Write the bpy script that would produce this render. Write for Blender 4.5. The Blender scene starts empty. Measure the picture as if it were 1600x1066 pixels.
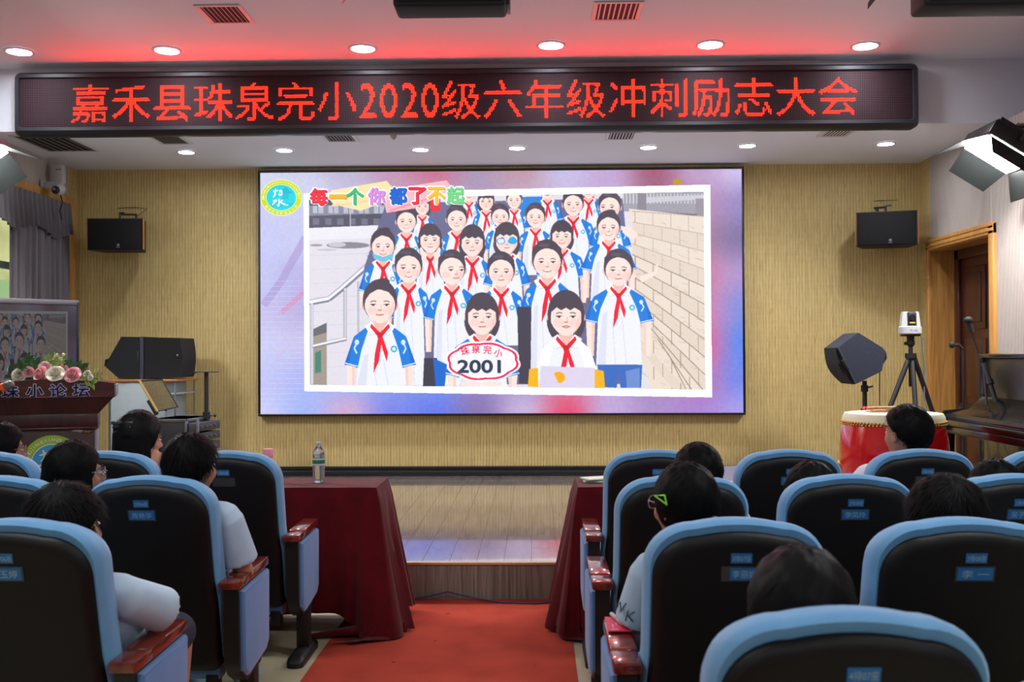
import bpy, bmesh, math, random
import numpy as np
from mathutils import Vector, Matrix, Euler
random.seed(7)
SC = bpy.context.scene
COL = SC.collection
PI = math.pi
# ------------------------------------------------------------ camera, world, lights, exposure
F = 1583.0
CAMZ = 1.37
YAW, PITCH, ROLL = math.radians(1.19), math.radians(0.72), 0.0045
cam_data = bpy.data.cameras.new('camera')
cam = bpy.data.objects.new('camera', cam_data)
COL.objects.link(cam)
SC.camera = cam
cam_data.sensor_width = 36.0
cam_data.lens = 36.0 * F / 1600.0
cam_data.clip_start = 0.05
cam_data.dof.use_dof = True
cam_data.dof.focus_distance = 7.0
cam_data.dof.aperture_fstop = 5.6
cam.location = (0, 0, CAMZ)
CROT = Matrix.Rotation(YAW, 3, 'Z') @ Matrix.Rotation(PI / 2 + PITCH, 3, 'X') @ Matrix.Rotation(-ROLL, 3, 'Z')
cam.rotation_euler = CROT.to_euler()

SC.view_settings.view_transform = 'Standard'
SC.view_settings.look = 'None'
SC.view_settings.exposure = 0.0
SC.view_settings.gamma = 1.0
SC.view_settings.use_curve_mapping = False

world = bpy.data.worlds.new('world')
SC.world = world
world.use_nodes = True
world.node_tree.nodes['Background'].inputs[0].default_value = (0.90, 0.90, 0.80, 1)
world.node_tree.nodes['Background'].inputs[1].default_value = 1.6

def area_light(name, loc, sx, sy, power, col=(1, 1, 1), rot=(0, 0, 0), spread=PI):
    d = bpy.data.lights.new(name, 'AREA')
    d.shape = 'RECTANGLE'; d.size = sx; d.size_y = sy; d.energy = power; d.color = col
    d.spread = spread
    o = bpy.data.objects.new(name, d)
    o.location = loc; o.rotation_euler = rot
    COL.objects.link(o)
    return o
# overall fill from unseen hall ceiling lamps, over the audience and behind the camera
HALL_Z = 3.62
area_light('hall_light', (-2.0, 2.6, HALL_Z), 1.2, 0.6, 52, (0.92, 0.96, 1.0))
area_light('hall_light', (2.0, 2.6, HALL_Z), 1.2, 0.6, 52, (0.92, 0.96, 1.0))
area_light('hall_light', (-2.0, -1.5, HALL_Z), 1.2, 0.6, 52, (0.92, 0.96, 1.0))
area_light('hall_light', (2.0, -1.5, HALL_Z), 1.2, 0.6, 52, (0.92, 0.96, 1.0))

# ------------------------------------------------------------ photograph measure helpers (measured pixel -> world point)
def ray(px, py):
    return CROT @ Vector(((px - 800.0) / F, -(py - 533.0) / F, -1.0))
def at(px, py, Y):
    r = ray(px, py); return Vector((0, 0, CAMZ)) + r * (Y / r.y)
def atz(px, py, Z):
    r = ray(px, py); return Vector((0, 0, CAMZ)) + r * ((Z - CAMZ) / r.z)
def atx(px, py, X):
    r = ray(px, py); return Vector((0, 0, CAMZ)) + r * (X / r.x)

# ------------------------------------------------------------ materials
def srgb(r, g, b):
    def f(c):
        c = c / 255.0
        return c / 12.92 if c <= 0.04045 else ((c + 0.055) / 1.055) ** 2.4
    return (f(r), f(g), f(b), 1)
MATS = {}
def N(nt, typ, **kw):
    n = nt.nodes.new(typ)
    for k, v in kw.items():
        setattr(n, k, v)
    return n
def mat(name, rgb, rough=0.5, metal=0.0, noise=0.0, nscale=20.0, bump=0.0, bscale=60.0, coat=0.0, sheen=0.0,
        stretch=(1, 1, 1), emis=None, estr=0.0, trans=0.0, spec=0.5, alpha=1.0, detail=3.0):
    if name in MATS: return MATS[name]
    m = bpy.data.materials.new(name); m.use_nodes = True
    nt = m.node_tree; b = nt.nodes['Principled BSDF']
    c = srgb(*rgb)
    b.inputs['Base Color'].default_value = c
    b.inputs['Roughness'].default_value = rough
    b.inputs['Metallic'].default_value = metal
    b.inputs['Specular IOR Level'].default_value = spec
    b.inputs['Coat Weight'].default_value = coat
    b.inputs['Sheen Weight'].default_value = sheen
    b.inputs['Transmission Weight'].default_value = trans
    b.inputs['Alpha'].default_value = alpha
    if emis is not None:
        b.inputs['Emission Color'].default_value = srgb(*emis); b.inputs['Emission Strength'].default_value = estr
    tc = N(nt, 'ShaderNodeTexCoord'); mp = N(nt, 'ShaderNodeMapping')
    mp.inputs['Scale'].default_value = stretch
    nt.links.new(tc.outputs['Object'], mp.inputs[0])
    if noise > 0:
        t = N(nt, 'ShaderNodeTexNoise'); t.inputs['Scale'].default_value = nscale; t.inputs['Detail'].default_value = detail
        nt.links.new(mp.outputs[0], t.inputs[0])
        r = N(nt, 'ShaderNodeValToRGB')
        lo = [max(0, x * (1 - noise)) for x in c[:3]] + [1]; hi = [min(1, x * (1 + noise)) for x in c[:3]] + [1]
        r.color_ramp.elements[0].position = 0.3; r.color_ramp.elements[1].position = 0.7
        r.color_ramp.elements[0].color = lo; r.color_ramp.elements[1].color = hi
        nt.links.new(t.outputs['Fac'], r.inputs[0]); nt.links.new(r.outputs[0], b.inputs['Base Color'])
    if bump > 0:
        t2 = N(nt, 'ShaderNodeTexNoise'); t2.inputs['Scale'].default_value = bscale; t2.inputs['Detail'].default_value = 2
        nt.links.new(mp.outputs[0], t2.inputs[0])
        bp = N(nt, 'ShaderNodeBump'); bp.inputs['Strength'].default_value = bump; bp.inputs['Distance'].default_value = 0.002
        nt.links.new(t2.outputs['Fac'], bp.inputs['Height']); nt.links.new(bp.outputs[0], b.inputs['Normal'])
    MATS[name] = m
    return m

def wood_mat(name, dark, light, scale=(30, 30, 1.6), rough=0.5, wave=3.0, coat=0.0, rnd=0.0, bump=0.15):
    """procedural veneer; the grain runs along the axis with the small scale"""
    if name in MATS: return MATS[name]
    m = bpy.data.materials.new(name); m.use_nodes = True
    nt = m.node_tree; b = nt.nodes['Principled BSDF']
    b.inputs['Roughness'].default_value = rough; b.inputs['Coat Weight'].default_value = coat
    tc = N(nt, 'ShaderNodeTexCoord'); mp = N(nt, 'ShaderNodeMapping'); mp.inputs['Scale'].default_value = scale
    if rnd > 0:
        oi = N(nt, 'ShaderNodeObjectInfo'); ml = N(nt, 'ShaderNodeVectorMath', operation='SCALE')
        cx = N(nt, 'ShaderNodeCombineXYZ'); nt.links.new(oi.outputs['Random'], cx.inputs[0]); nt.links.new(oi.outputs['Random'], cx.inputs[1])
        ml.inputs['Scale'].default_value = 13.0
        nt.links.new(cx.outputs[0], ml.inputs[0])
        ad = N(nt, 'ShaderNodeVectorMath', operation='ADD')
        nt.links.new(tc.outputs['Object'], ad.inputs[0]); nt.links.new(ml.outputs[0], ad.inputs[1]); nt.links.new(ad.outputs[0], mp.inputs[0])
    else:
        nt.links.new(tc.outputs['Object'], mp.inputs[0])
    t = N(nt, 'ShaderNodeTexNoise'); t.inputs['Scale'].default_value = 1.0; t.inputs['Detail'].default_value = 5; t.inputs['Distortion'].default_value = wave
    nt.links.new(mp.outputs[0], t.inputs[0])
    r = N(nt, 'ShaderNodeValToRGB')
    r.color_ramp.elements[0].position = 0.32; r.color_ramp.elements[1].position = 0.62
    r.color_ramp.elements[0].color = srgb(*dark); r.color_ramp.elements[1].color = srgb(*light)
    nt.links.new(t.outputs['Fac'], r.inputs[0])
    out = r.outputs[0]
    if rnd > 0:
        hs = N(nt, 'ShaderNodeHueSaturation'); mr = N(nt, 'ShaderNodeMapRange')
        mr.inputs['To Min'].default_value = 1 - rnd; mr.inputs['To Max'].default_value = 1 + rnd
        nt.links.new(oi.outputs['Random'], mr.inputs['Value']); nt.links.new(mr.outputs[0], hs.inputs['Value'])
        nt.links.new(out, hs.inputs['Color']); out = hs.outputs[0]
    nt.links.new(out, b.inputs['Base Color'])
    bp = N(nt, 'ShaderNodeBump'); bp.inputs['Strength'].default_value = bump; bp.inputs['Distance'].default_value = 0.001
    nt.links.new(t.outputs['Fac'], bp.inputs['Height']); nt.links.new(bp.outputs[0], b.inputs['Normal'])
    MATS[name] = m
    return m

def emit_mat(name, rgb_lin, strength):
    m = bpy.data.materials.new(name); m.use_nodes = True
    nt = m.node_tree; nt.nodes.clear()
    e = N(nt, 'ShaderNodeEmission'); e.inputs[0].default_value = (*rgb_lin, 1); e.inputs[1].default_value = strength
    o = N(nt, 'ShaderNodeOutputMaterial'); nt.links.new(e.outputs[0], o.inputs[0])
    return m

# ------------------------------------------------------------ mesh builder
class MB:
    def __init__(s): s.v = []; s.f = []; s.mi = []; s.cur = 0
    def add(s, vs, fs):
        n = len(s.v); s.v += [tuple(p) for p in vs]; s.f += [tuple(i + n for i in f) for f in fs]; s.mi += [s.cur] * len(fs); return s
    def box(s, c, size, rot=None):
        x, y, z = [q / 2 for q in size]; vs = []
        for dx, dy, dz in ((-1,-1,-1),(1,-1,-1),(1,1,-1),(-1,1,-1),(-1,-1,1),(1,-1,1),(1,1,1),(-1,1,1)):
            p = Vector((dx * x, dy * y, dz * z))
            if rot is not None: p = rot @ p
            vs.append(p + Vector(c))
        return s.add(vs, [(3,2,1,0),(4,5,6,7),(0,1,5,4),(1,2,6,5),(2,3,7,6),(3,0,4,7)])
    def b2(s, p0, p1):
        return s.box([(a + b) / 2 for a, b in zip(p0, p1)], [abs(b - a) for a, b in zip(p0, p1)])
    def rbox(s, c, size, bev=0.01, seg=2, rot=None):
        bm = bmesh.new(); bmesh.ops.create_cube(bm, size=1.0)
        for v in bm.verts: v.co = Vector((v.co.x * size[0], v.co.y * size[1], v.co.z * size[2]))
        bmesh.ops.bevel(bm, geom=bm.edges[:] , offset=min(bev, min(size) * 0.49), segments=seg, affect='EDGES', profile=0.5)
        bm.verts.index_update()
        vs = [((rot @ v.co) if rot is not None else v.co) + Vector(c) for v in bm.verts]
        fs = [tuple(v.index for v in f.verts) for f in bm.faces]
        bm.free(); return s.add(vs, fs)
    def rb2(s, p0, p1, bev=0.01, seg=2):
        return s.rbox([(a + b) / 2 for a, b in zip(p0, p1)], [abs(b - a) for a, b in zip(p0, p1)], bev, seg)
    def loft(s, rings, cap=True, closed=True):
        n = len(rings[0]); base = len(s.v); vs = []; fs = []
        for r in rings: vs += list(r)
        for i in range(len(rings) - 1):
            for j in range(n if closed else n - 1):
                k = (j + 1) % n
                fs.append((i * n + j, i * n + k, (i + 1) * n + k, (i + 1) * n + j))
        if cap:
            fs.append(tuple(range(n - 1, -1, -1))); fs.append(tuple((len(rings) - 1) * n + j for j in range(n)))
        return s.add(vs, fs)
    def cyl(s, p0, p1, r0, r1=None, n=16, cap=True):
        r1 = r0 if r1 is None else r1
        return s.stack([p0, p1], [r0, r1], n, cap)
    def stack(s, pts, rs, n=16, cap=True):
        pts = [Vector(p) for p in pts]; rings = []
        d = (pts[-1] - pts[0]).normalized(); prev = None
        for i, p in enumerate(pts):
            if len(pts) > 2:
                a = pts[max(0, i - 1)]; b = pts[min(len(pts) - 1, i + 1)]
                t = (b - a).normalized() if (b - a).length > 1e-9 else d
            else: t = d
            if prev is None:
                u = t.orthogonal().normalized()
            else:
                u = (prev - t * prev.dot(t));
                u = u.normalized() if u.length > 1e-6 else t.orthogonal().normalized()
            prev = u; w = t.cross(u)
            rings.append([p + (u * math.cos(2 * PI * k / n) + w * math.sin(2 * PI * k / n)) * rs[i] for k in range(n)])
        return s.loft(rings, cap)
    def tube(s, pts, r, n=8): return s.stack(pts, [r] * len(pts), n)
    def lathe(s, prof, c=(0, 0, 0), n=32, rot=None, cap=True):
        rings = []
        for r, z in prof:
            ring = []
            for k in range(n):
                p = Vector((r * math.cos(2 * PI * k / n), r * math.sin(2 * PI * k / n), z))
                if rot is not None: p = rot @ p
                ring.append(p + Vector(c))
            rings.append(ring)
        return s.loft(rings, cap)
    def ell(s, c, r, n=16, m=10, rot=None):
        rings = []
        for i in range(m + 1):
            a = -PI / 2 + PI * (i + 0.0) / m
            a = max(-PI / 2 + 0.06, min(PI / 2 - 0.06, a)); ring = []
            for k in range(n):
                p = Vector((r[0] * math.cos(a) * math.cos(2 * PI * k / n), r[1] * math.cos(a) * math.sin(2 * PI * k / n), r[2] * math.sin(a)))
                if rot is not None: p = rot @ p
                ring.append(p + Vector(c))
            rings.append(ring)
        return s.loft(rings, True)
    def prism(s, poly, y0, y1, axis='y', rot=None, off=(0, 0, 0)):
        """poly in the plane across axis, extruded from y0 to y1"""
        def mk(a, b, h):
            p = {'y': Vector((a, h, b)), 'x': Vector((h, a, b)), 'z': Vector((a, b, h))}[axis]
            if rot is not None: p = rot @ p
            return p + Vector(off)
        return s.loft([[mk(a, b, y0) for a, b in poly], [mk(a, b, y1) for a, b in poly]], True)
    def build(s, name, material, parent=None, smooth=35, kind=None, fixn=True):
        me = bpy.data.meshes.new(name)
        me.from_pydata(s.v, [], s.f); me.update()
        ms = material if isinstance(material, (list, tuple)) else [material]
        for m in ms: me.materials.append(m)
        if len(ms) > 1: me.polygons.foreach_set('material_index', s.mi)
        if fixn:
            bm = bmesh.new(); bm.from_mesh(me); bmesh.ops.recalc_face_normals(bm, faces=bm.faces[:]); bm.to_mesh(me); bm.free()
        if smooth:
            me.shade_smooth(); me.set_sharp_from_angle(angle=math.radians(smooth))
        o = bpy.data.objects.new(name, me); COL.objects.link(o)
        if parent is not None: o.parent = parent
        if kind: o['kind'] = kind
        return o

def rz(a): return Matrix.Rotation(a, 3, 'Z')
def rx(a): return Matrix.Rotation(a, 3, 'X')
def ry(a): return Matrix.Rotation(a, 3, 'Y')
def thing(name, label, cat, loc=(0, 0, 0), rot=0.0, group=None):
    o = bpy.data.objects.new(name, None); o.empty_display_size = 0.1
    COL.objects.link(o); o.location = loc
    o.rotation_euler = rot if isinstance(rot, (tuple, list, Euler)) else (0, 0, rot)
    return tag(o, label, cat, group)
def tag(o, label, cat, group=None):
    o['label'] = label; o['category'] = cat
    if group: o['group'] = group
    return o
def copy_tree(o, parent=None):
    c = o.copy(); COL.objects.link(c)
    if parent is not None: c.parent = parent
    for ch in list(o.children): copy_tree(ch, c)
    return c
def rrect(w, h, r, n=6, cx=0.0, cy=0.0):
    pts = []
    for qx, qy, a0 in ((1, 1, 0), (-1, 1, PI / 2), (-1, -1, PI), (1, -1, 1.5 * PI)):
        for i in range(n + 1):
            a = a0 + PI / 2 * i / n
            pts.append((cx + qx * (w / 2 - r) + r * math.cos(a), cy + qy * (h / 2 - r) + r * math.sin(a)))
    return pts

# ------------------------------------------------------------ text helpers
_tc = {}
def text_tris(txt, offset=0.0):
    """(verts Nx2, tris Mx3) of the text in em units, baseline left"""
    key = (txt, offset)
    if key in _tc: return _tc[key]
    cu = bpy.data.curves.new('lettering_source', 'FONT'); cu.body = txt; cu.size = 1.0; cu.offset = offset
    cu.resolution_u = 4
    ob = bpy.data.objects.new('lettering_source', cu); COL.objects.link(ob)
    dg = bpy.context.evaluated_depsgraph_get(); dg.update()
    me = bpy.data.meshes.new_from_object(ob.evaluated_get(dg))
    me.calc_loop_triangles()
    v = np.zeros(len(me.vertices) * 3); me.vertices.foreach_get('co', v)
    t = np.zeros(len(me.loop_triangles) * 3, dtype=np.int32); me.loop_triangles.foreach_get('vertices', t)
    v = v.reshape(-1, 3)[:, :2].copy(); t = t.reshape(-1, 3).copy()
    bpy.data.objects.remove(ob); bpy.data.curves.remove(cu); bpy.data.meshes.remove(me)
    _tc[key] = (v, t)
    return v, t
def lettering(txt, M, size, material, parent=None, name='lettering', offset=0.0, center=True, box=None):
    """flat letters; M maps (u right, v up) 2D -> 3D; box=(w,h) stretches the text into a box"""
    v, t = text_tris(txt, offset); v = v.copy()
    mn, mx = v.min(0), v.max(0)
    if center or box: v = v - (mn + mx) / 2
    if box: v = v * np.array([box[0] / (mx[0] - mn[0]), box[1] / (mx[1] - mn[1])])
    else: v = v * size
    mb = MB(); mb.v = [tuple(M(a, b)) for a, b in v]; mb.f = [tuple(int(i) for i in r) for r in t]; mb.mi = [0] * len(mb.f)
    return mb.build(name, material, parent, smooth=0, fixn=False)
# ============================================================ SETTING
YW = 9.69            # back wall
XL, XR = -4.41, 3.67  # side walls
STG = 0.207          # stage height
YS = 5.66            # stage front
YB = 8.0             # bulkhead face
ZL = 3.165           # ceiling over the stage
ZU = 3.67            # ceiling of the hall
YBACK = -4.5

M_panel = wood_mat('wall_veneer', (180, 154, 97), (207, 183, 122), scale=(30, 30, 1.7), rough=0.55, wave=4.5, bump=0.1)
M_groove = wood_mat('wall_groove', (112, 92, 52), (176, 153, 98), scale=(3, 3, 34), rough=0.8, wave=0.2, bump=0)
M_side = mat('side_wall_panel', (182, 172, 165), rough=0.7, noise=0.04, nscale=3)
M_sideg = mat('side_wall_groove', (135, 123, 116), rough=0.8)
M_ceil = mat('ceiling_paint', (222, 226, 236), rough=0.85, noise=0.015, nscale=1.2)
M_trimwood = wood_mat('trim_wood', (176, 120, 56), (204, 150, 82), scale=(20, 20, 1.2), rough=0.4, coat=0.2)
M_black = mat('black_plastic', (22, 22, 24), rough=0.45)
M_base = mat('black_baseboard', (26, 28, 30), rough=0.35, noise=0.2, nscale=40)

def grooved(name, W, H, pitch, gw, depth, M, mats, kind='structure'):
    """vertical panelling: u along the wall, z up; M(u, d, z) -> world"""
    us = [(0.0, 0)]; mi = []
    n = int(W / pitch)
    for i in range(1, n + 1):
        u = i * pitch
        if u + gw > W: break
        us += [(u - gw / 2, 0), (u - gw / 4, -depth), (u + gw / 4, -depth), (u + gw / 2, 0)]
        mi += [0, 1, 1, 1]
    us.append((W, 0)); mi.append(0)
    mb = MB()
    for k in range(len(us) - 1):
        mb.cur = mi[k]
        a, b = us[k], us[k + 1]
        mb.add([M(a[0], a[1], 0), M(b[0], b[1], 0), M(b[0], b[1], H), M(a[0], a[1], H)], [(0, 1, 2, 3)])
    return mb.build(name, mats, smooth=0, kind=kind, fixn=False)

# back wall panelling and its solid core
wb = grooved('wall_back', XR - XL, ZL + 0.02, 0.0287, 0.0034, 0.0022, lambda u, d, z: (XL + u, YW - d, z), [M_panel, M_groove])
MB().b2((XL - .3, YW + 0.007, -0.1), (XR + .3, YW + 0.15, ZU + .1)).build('wall_core', M_side, wb)
# left wall with a window opening, right wall with a door opening
WIN = (5.2, 9.52, 0.95, 2.80)   # y0, y1, z0, z1 of the window opening
DOOR = (8.17, 9.42, STG, 2.31)
def wall_side(name, X, sgn, hole, mat_):
    y0, y1, z0, z1 = hole
    def seg(ya, yb, za, zb, nm, pitch=0.0255, fine=True):
        W = yb - ya
        if sgn < 0: Mf = lambda u, d, z: (X - d * 1.0 * -1 * -1, ya + u, za + z)
        else: Mf = lambda u, d, z: (X + -d, yb - u, za + z)
        return grooved(nm, W, zb - za, pitch, 0.006, 0.004, (lambda u, d, z: (X + sgn * (-d), (ya + u) if sgn < 0 else (yb - u), za + z)), [mat_, M_sideg])
    HT = ZU if sgn < 0 else ZL
    root = seg(YBACK, y0, 0, HT, name, pitch=0.0255)
    wood0 = 9.50 if sgn < 0 else 9.46
    for (ya, yb, za, zb, nm) in ((y0, y1, z1, ZU, 'panel_over_opening'), (y0, y1, 0, z0, 'panel_under_opening'), (y1, YW, 0, ZU, 'panel_beside_opening')):
        if zb - za < 0.02: continue
        m = mat_ if nm != 'panel_beside_opening' else M_panel
        g = M_sideg if nm != 'panel_beside_opening' else M_groove
        o = grooved(nm, yb - ya, zb - za, 0.0255, 0.006, 0.004, (lambda u, d, z, ya=ya, yb=yb, za=za: (X + sgn * (-d), (ya + u) if sgn < 0 else (yb - u), za + z)), [m, g])
        o.parent = root
    # solid core behind, with reveals
    T = 0.26; c = MB(); xa, xb = X + sgn * 0.005, X + sgn * T
    c.b2((xa, YBACK, -.1), (xb, y0, HT if sgn > 0 else ZU + .1)); c.b2((xa, y1, -.1), (xb, YW + .1, ZU + .1))
    c.b2((xa, y0, z1), (xb, y1, ZU + .1))
    if z0 > 0.01: c.b2((xa, y0, -.1), (xb, y1, z0))
    c.build('wall_core', mat_, root)
    return root
wall_side('wall_left', XL, -1, WIN, M_side)
wall_side('wall_right', XR, 1, DOOR, M_side)
mb = MB(); mb.b2((XR + .7, YBACK, ZL - .1), (XR + .85, YB + .1, ZU + .1)); mb.b2((XR + .004, YBACK, ZL - .1), (XR + .75, YB + .1, ZL - .004)); mb.build('wall_right_upper', M_ceil, kind='structure')
MB().b2((XL - .3, YBACK - .15, -.1), (XR + .9, YBACK, ZU + .1)).build('wall_rear', M_side, kind='structure')

# ceiling: hall part, bulkhead, stage part
MB().b2((XL - .3, YBACK - .1, ZU), (XR + .9, YB + .02, ZU + .12)).build('ceiling_hall', M_ceil, kind='structure')
MB().b2((XL - .3, YB, ZL), (XR + .9, YB + .15, ZU + .12)).build('ceiling_bulkhead', M_ceil, kind='structure')
MB().b2((XL - .3, YB + .15, ZL), (XR + .3, YW + .1, ZL + .12)).build('ceiling_stage', M_ceil, kind='structure')

# hall floor
m = mat('floor_vinyl', (186, 176, 146), rough=0.42, noise=0.07, nscale=7, bump=0.05)
MB().b2((XL - .3, YBACK - .1, -.1), (XR + .3, YW + .1, 0)).build('floor', m, kind='structure')
# carpet
c0 = atz(533, 976, 0); c1 = atz(880, 960, 0)
m = mat('red_carpet', (170, 66, 50), rough=0.95, noise=0.13, nscale=5, bump=0.5, bscale=500, spec=.1, detail=6)
mb = MB(); cx0, cx1 = c0.x, c1.x + .03
nx, ny = 8, 60
vs = [(cx0 + (cx1 - cx0) * i / nx, -2.0 + (YS - 0.015 + 2.0) * j / ny, 0.004 + 0.0008 * math.sin(i * 2.1 + j)) for j in range(ny + 1) for i in range(nx + 1)]
fs = [(j * (nx + 1) + i, j * (nx + 1) + i + 1, (j + 1) * (nx + 1) + i + 1, (j + 1) * (nx + 1) + i) for j in range(ny) for i in range(nx)]
mb.add(vs, fs)
mb.b2((cx0, -2, 0.0005), (cx1, YS - 0.015, 0.0028))
o = mb.build('aisle_carpet', m, smooth=60); tag(o, 'long red carpet runner lying in the aisle up to the stage step', 'carpet')
# specks and scuffs trodden into the carpet
m = mat('carpet_speck', (92, 40, 34), rough=1.0); mb = MB()
for i in range(60):
    y = 1.8 + 3.7 * random.random(); x = cx0 + .05 + (cx1 - cx0 - .1) * random.random(); r = 0.003 + 0.006 * random.random()
    mb.add([(x + r * (1 + random.random()) * math.cos(a), y + r * math.sin(a), 0.0056) for a in np.linspace(0, 2 * PI, 6)[:-1]], [(0, 1, 2, 3, 4)])
s = mb.build('speck', m, o, smooth=0); s['kind'] = 'stuff'

# stage: body, riser veneer boards, nosing, planks
M_riser = wood_mat('riser_wood', (96, 86, 78), (138, 127, 116), scale=(60, 60, 2.2), rough=0.55, wave=0.8, rnd=0.05)
st = MB().b2((XL - .2, YS + .012, 0), (XR + .2, YW + .05, STG - 0.006)).build('floor_stage', M_riser, kind='structure')
xs = np.arange(XL, XR, 1.22)
for i, x in enumerate(xs):
    MB().b2((x + .001, YS, 0.002), (min(XR, x + 1.219), YS + .012, STG - 0.014)).build('riser_board', M_riser, st)
M_nose = mat('nosing_brass', (200, 165, 128), rough=0.35, metal=0.25, noise=0.05)
mb = MB(); mb.rb2((XL, YS - .008, STG - 0.014), (XR, YS + .03, STG + 0.0015), 0.003)
mb.build('stage_nosing', M_nose, st)
M_plank = wood_mat('plank_wood', (108, 98, 90), (138, 127, 118), scale=(16, 1.6, 16), rough=0.10, coat=.7, wave=2.4, rnd=0.06, bump=0.06)
def plank_mesh(L):
    mb = MB(); w = 0.1535
    mb.rbox((0, 0, -0.003), (w - 0.0012, L - 0.0012, 0.006), 0.0008, 1)
    return mb
pl = {}
cols = int((XR - XL) / 0.1535) + 1
yy0 = YS + 0.03
for i in range(cols):
    x = XL + 0.02 + i * 0.1535
    if x - .077 > XR: break
    off = 0.4 if i % 2 else 0.8
    ys = [yy0]; y = yy0 + off - .03
    while y < YW - 0.02: ys.append(y); y += 0.8
    ys.append(YW)
    for a, b in zip(ys[:-1], ys[1:]):
        L = round(b - a, 3)
        if L < 0.03: continue
        if L not in pl:
            pl[L] = plank_mesh(L).build('plank', M_plank, st); pl[L].location = (x, (a + b) / 2, STG)
        else:
            o = pl[L].copy(); COL.objects.link(o); o.location = (x, (a + b) / 2, STG)
# skirting at the stage wall
mb = MB()
mb.b2((XL, YW - .018, STG), (XR, YW, STG + 0.086)); mb.rb2((XL, YW - .04, STG), (XR, YW, STG + 0.052), .006)
mb.rb2((XL, YW - .03, STG + 0.07), (XR, YW, STG + 0.092), .006)
mb.build('baseboard_back', M_base, kind='structure')
mb = MB(); mb.rb2((XR - .02, YS, STG), (XR, DOOR[0] - .09, STG + .09), .004); mb.build('baseboard_right', M_base, kind='structure')
mb = MB(); mb.rb2((XL, YS, STG), (XL + .02, YW - .02, STG + .09), .004); mb.build('baseboard_left', M_base, kind='structure')

# ---- door on the right: deep wooden reveal, architrave, brown panelled leaf
y0, y1, z0, z1 = DOOR
M_jamb = wood_mat('jamb_wood', (150, 104, 48), (184, 134, 70), scale=(14, 14, 1.1), rough=0.4, coat=0.2)
M_door = wood_mat('door_wood', (52, 22, 16), (74, 32, 24), scale=(24, 24, 1.5), rough=0.35, coat=0.3)
dr = MB(); D = 0.30
dr.b2((XR + .002, y1 - .012, z0), (XR + D, y1 + .002, z1)); dr.b2((XR + .002, y0 - .002, z0), (XR + D, y0 + .012, z1)); dr.b2((XR + .002, y0, z1 - .012), (XR + D, y1, z1 + .002))
door = dr.build('door_1', M_jamb, kind='structure')
for (a, b) in (((XR - .028, y0 - .085, z0), (XR + .004, y0 + .004, z1 + .085)), ((XR - .028, y1 - .004, z0), (XR + .004, y1 + .04, z1 + .085)), ((XR - .028, y0 - .085, z1 - .004), (XR + .004, y1 + .04, z1 + .085))):
    mb = MB(); mb.rb2(a, b, .006)
    if a[2] > 1:
        mb.rb2((XR - .036, y0 - .085, z1 + .02), (XR, y1 + .04, z1 + .045), .004); mb.rb2((XR - .036, y0 - .085, z1 + .06), (XR, y1 + .04, z1 + .09), .004)
    mb.build('architrave', M_trimwood, door)
xd = XR + .24
leaf = MB(); leaf.b2((xd, y0 + .012, z0 + .005), (xd + .045, y1 - .012, z1 - .012))
lf = leaf.build('door_leaf', M_door, door)
frame = MB()
frame.rb2((xd - .03, y1 - .10, z0), (xd, y1 - .012, z1 - .012), .006); frame.rb2((xd - .03, y0 + .012, z0), (xd, y0 + .10, z1 - .012), .006); frame.rb2((xd - .03, y0 + .012, z1 - .10), (xd, y1 - .012, z1 - .012), .006)
frame.build('door_frame', M_door, door)
for k, (pa, pb) in enumerate(((.14, .62), (.70, 1.28), (1.36, 1.92))):
    for q in range(2):
        ya = y0 + .14 + q * .50; yb = ya + .43
        mb = MB(); mb.rb2((xd - .016, ya, z0 + pa), (xd + .01, yb, z0 + pb), .012); mb.rb2((xd - .028, ya + .06, z0 + pa + .06), (xd + .01, yb - .06, z0 + pb - .06), .014)
        mb.build('door_panel', M_door, lf)
mb = MB(); mb.cyl((xd, y0 + .18, z0 + 1.0), (xd - .06, y0 + .18, z0 + 1.0), .012); mb.cyl((xd - .05, y0 + .17, z0 + 1.0), (xd - .05, y0 + .29, z0 + 1.0), .009)
mb.build('door_handle', mat('brushed_steel', (150, 150, 150), rough=.35, metal=1), lf)

# ---- window on the left: wooden architrave, frame with mullions, glass, curtains
y0, y1, z0, z1 = WIN
wf = MB()
M_alu = mat('window_frame_white', (190, 200, 190), rough=0.4)
xw = XL - .13
for yy in np.linspace(y0 + .03, y1 - .03, 5): wf.b2((xw - .03, yy - .03, z0), (xw + .03, yy + .03, z1))
for zz in (z0 + .03, z0 + 1.2, z1 - .03): wf.b2((xw - .028, y0, zz - .03), (xw + .028, y1, zz + .03))
win = wf.build('window_1', M_alu, kind='structure')
for k in range(4):
    a = y0 + .03 + (y1 - y0 - .06) * k / 4
    MB().b2((xw - .003, a + .03, z0 + .05), (xw + .003, a + (y1 - y0 - .06) / 4 - .03, z1 - .05)).build('pane', mat('window_glass', (225, 240, 225), rough=0.02, trans=1.0, spec=.5), win)
for (a, b) in (((XL - .01, y0 - .1, z1 - .01), (XL + .045, y1 + .07, z1 + .075)), ((XL - .01, y1 - .005, z0 - .1), (XL + .045, y1 + .07, z1)), ((XL - .01, y0 - .1, z0 - .1), (XL + .045, y0 + .005, z1)), ((XL - .24, y0, z0 - .05), (XL + .07, y1, z0))):
    MB().rb2(a, b, .006).build('architrave', M_trimwood, win)
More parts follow.
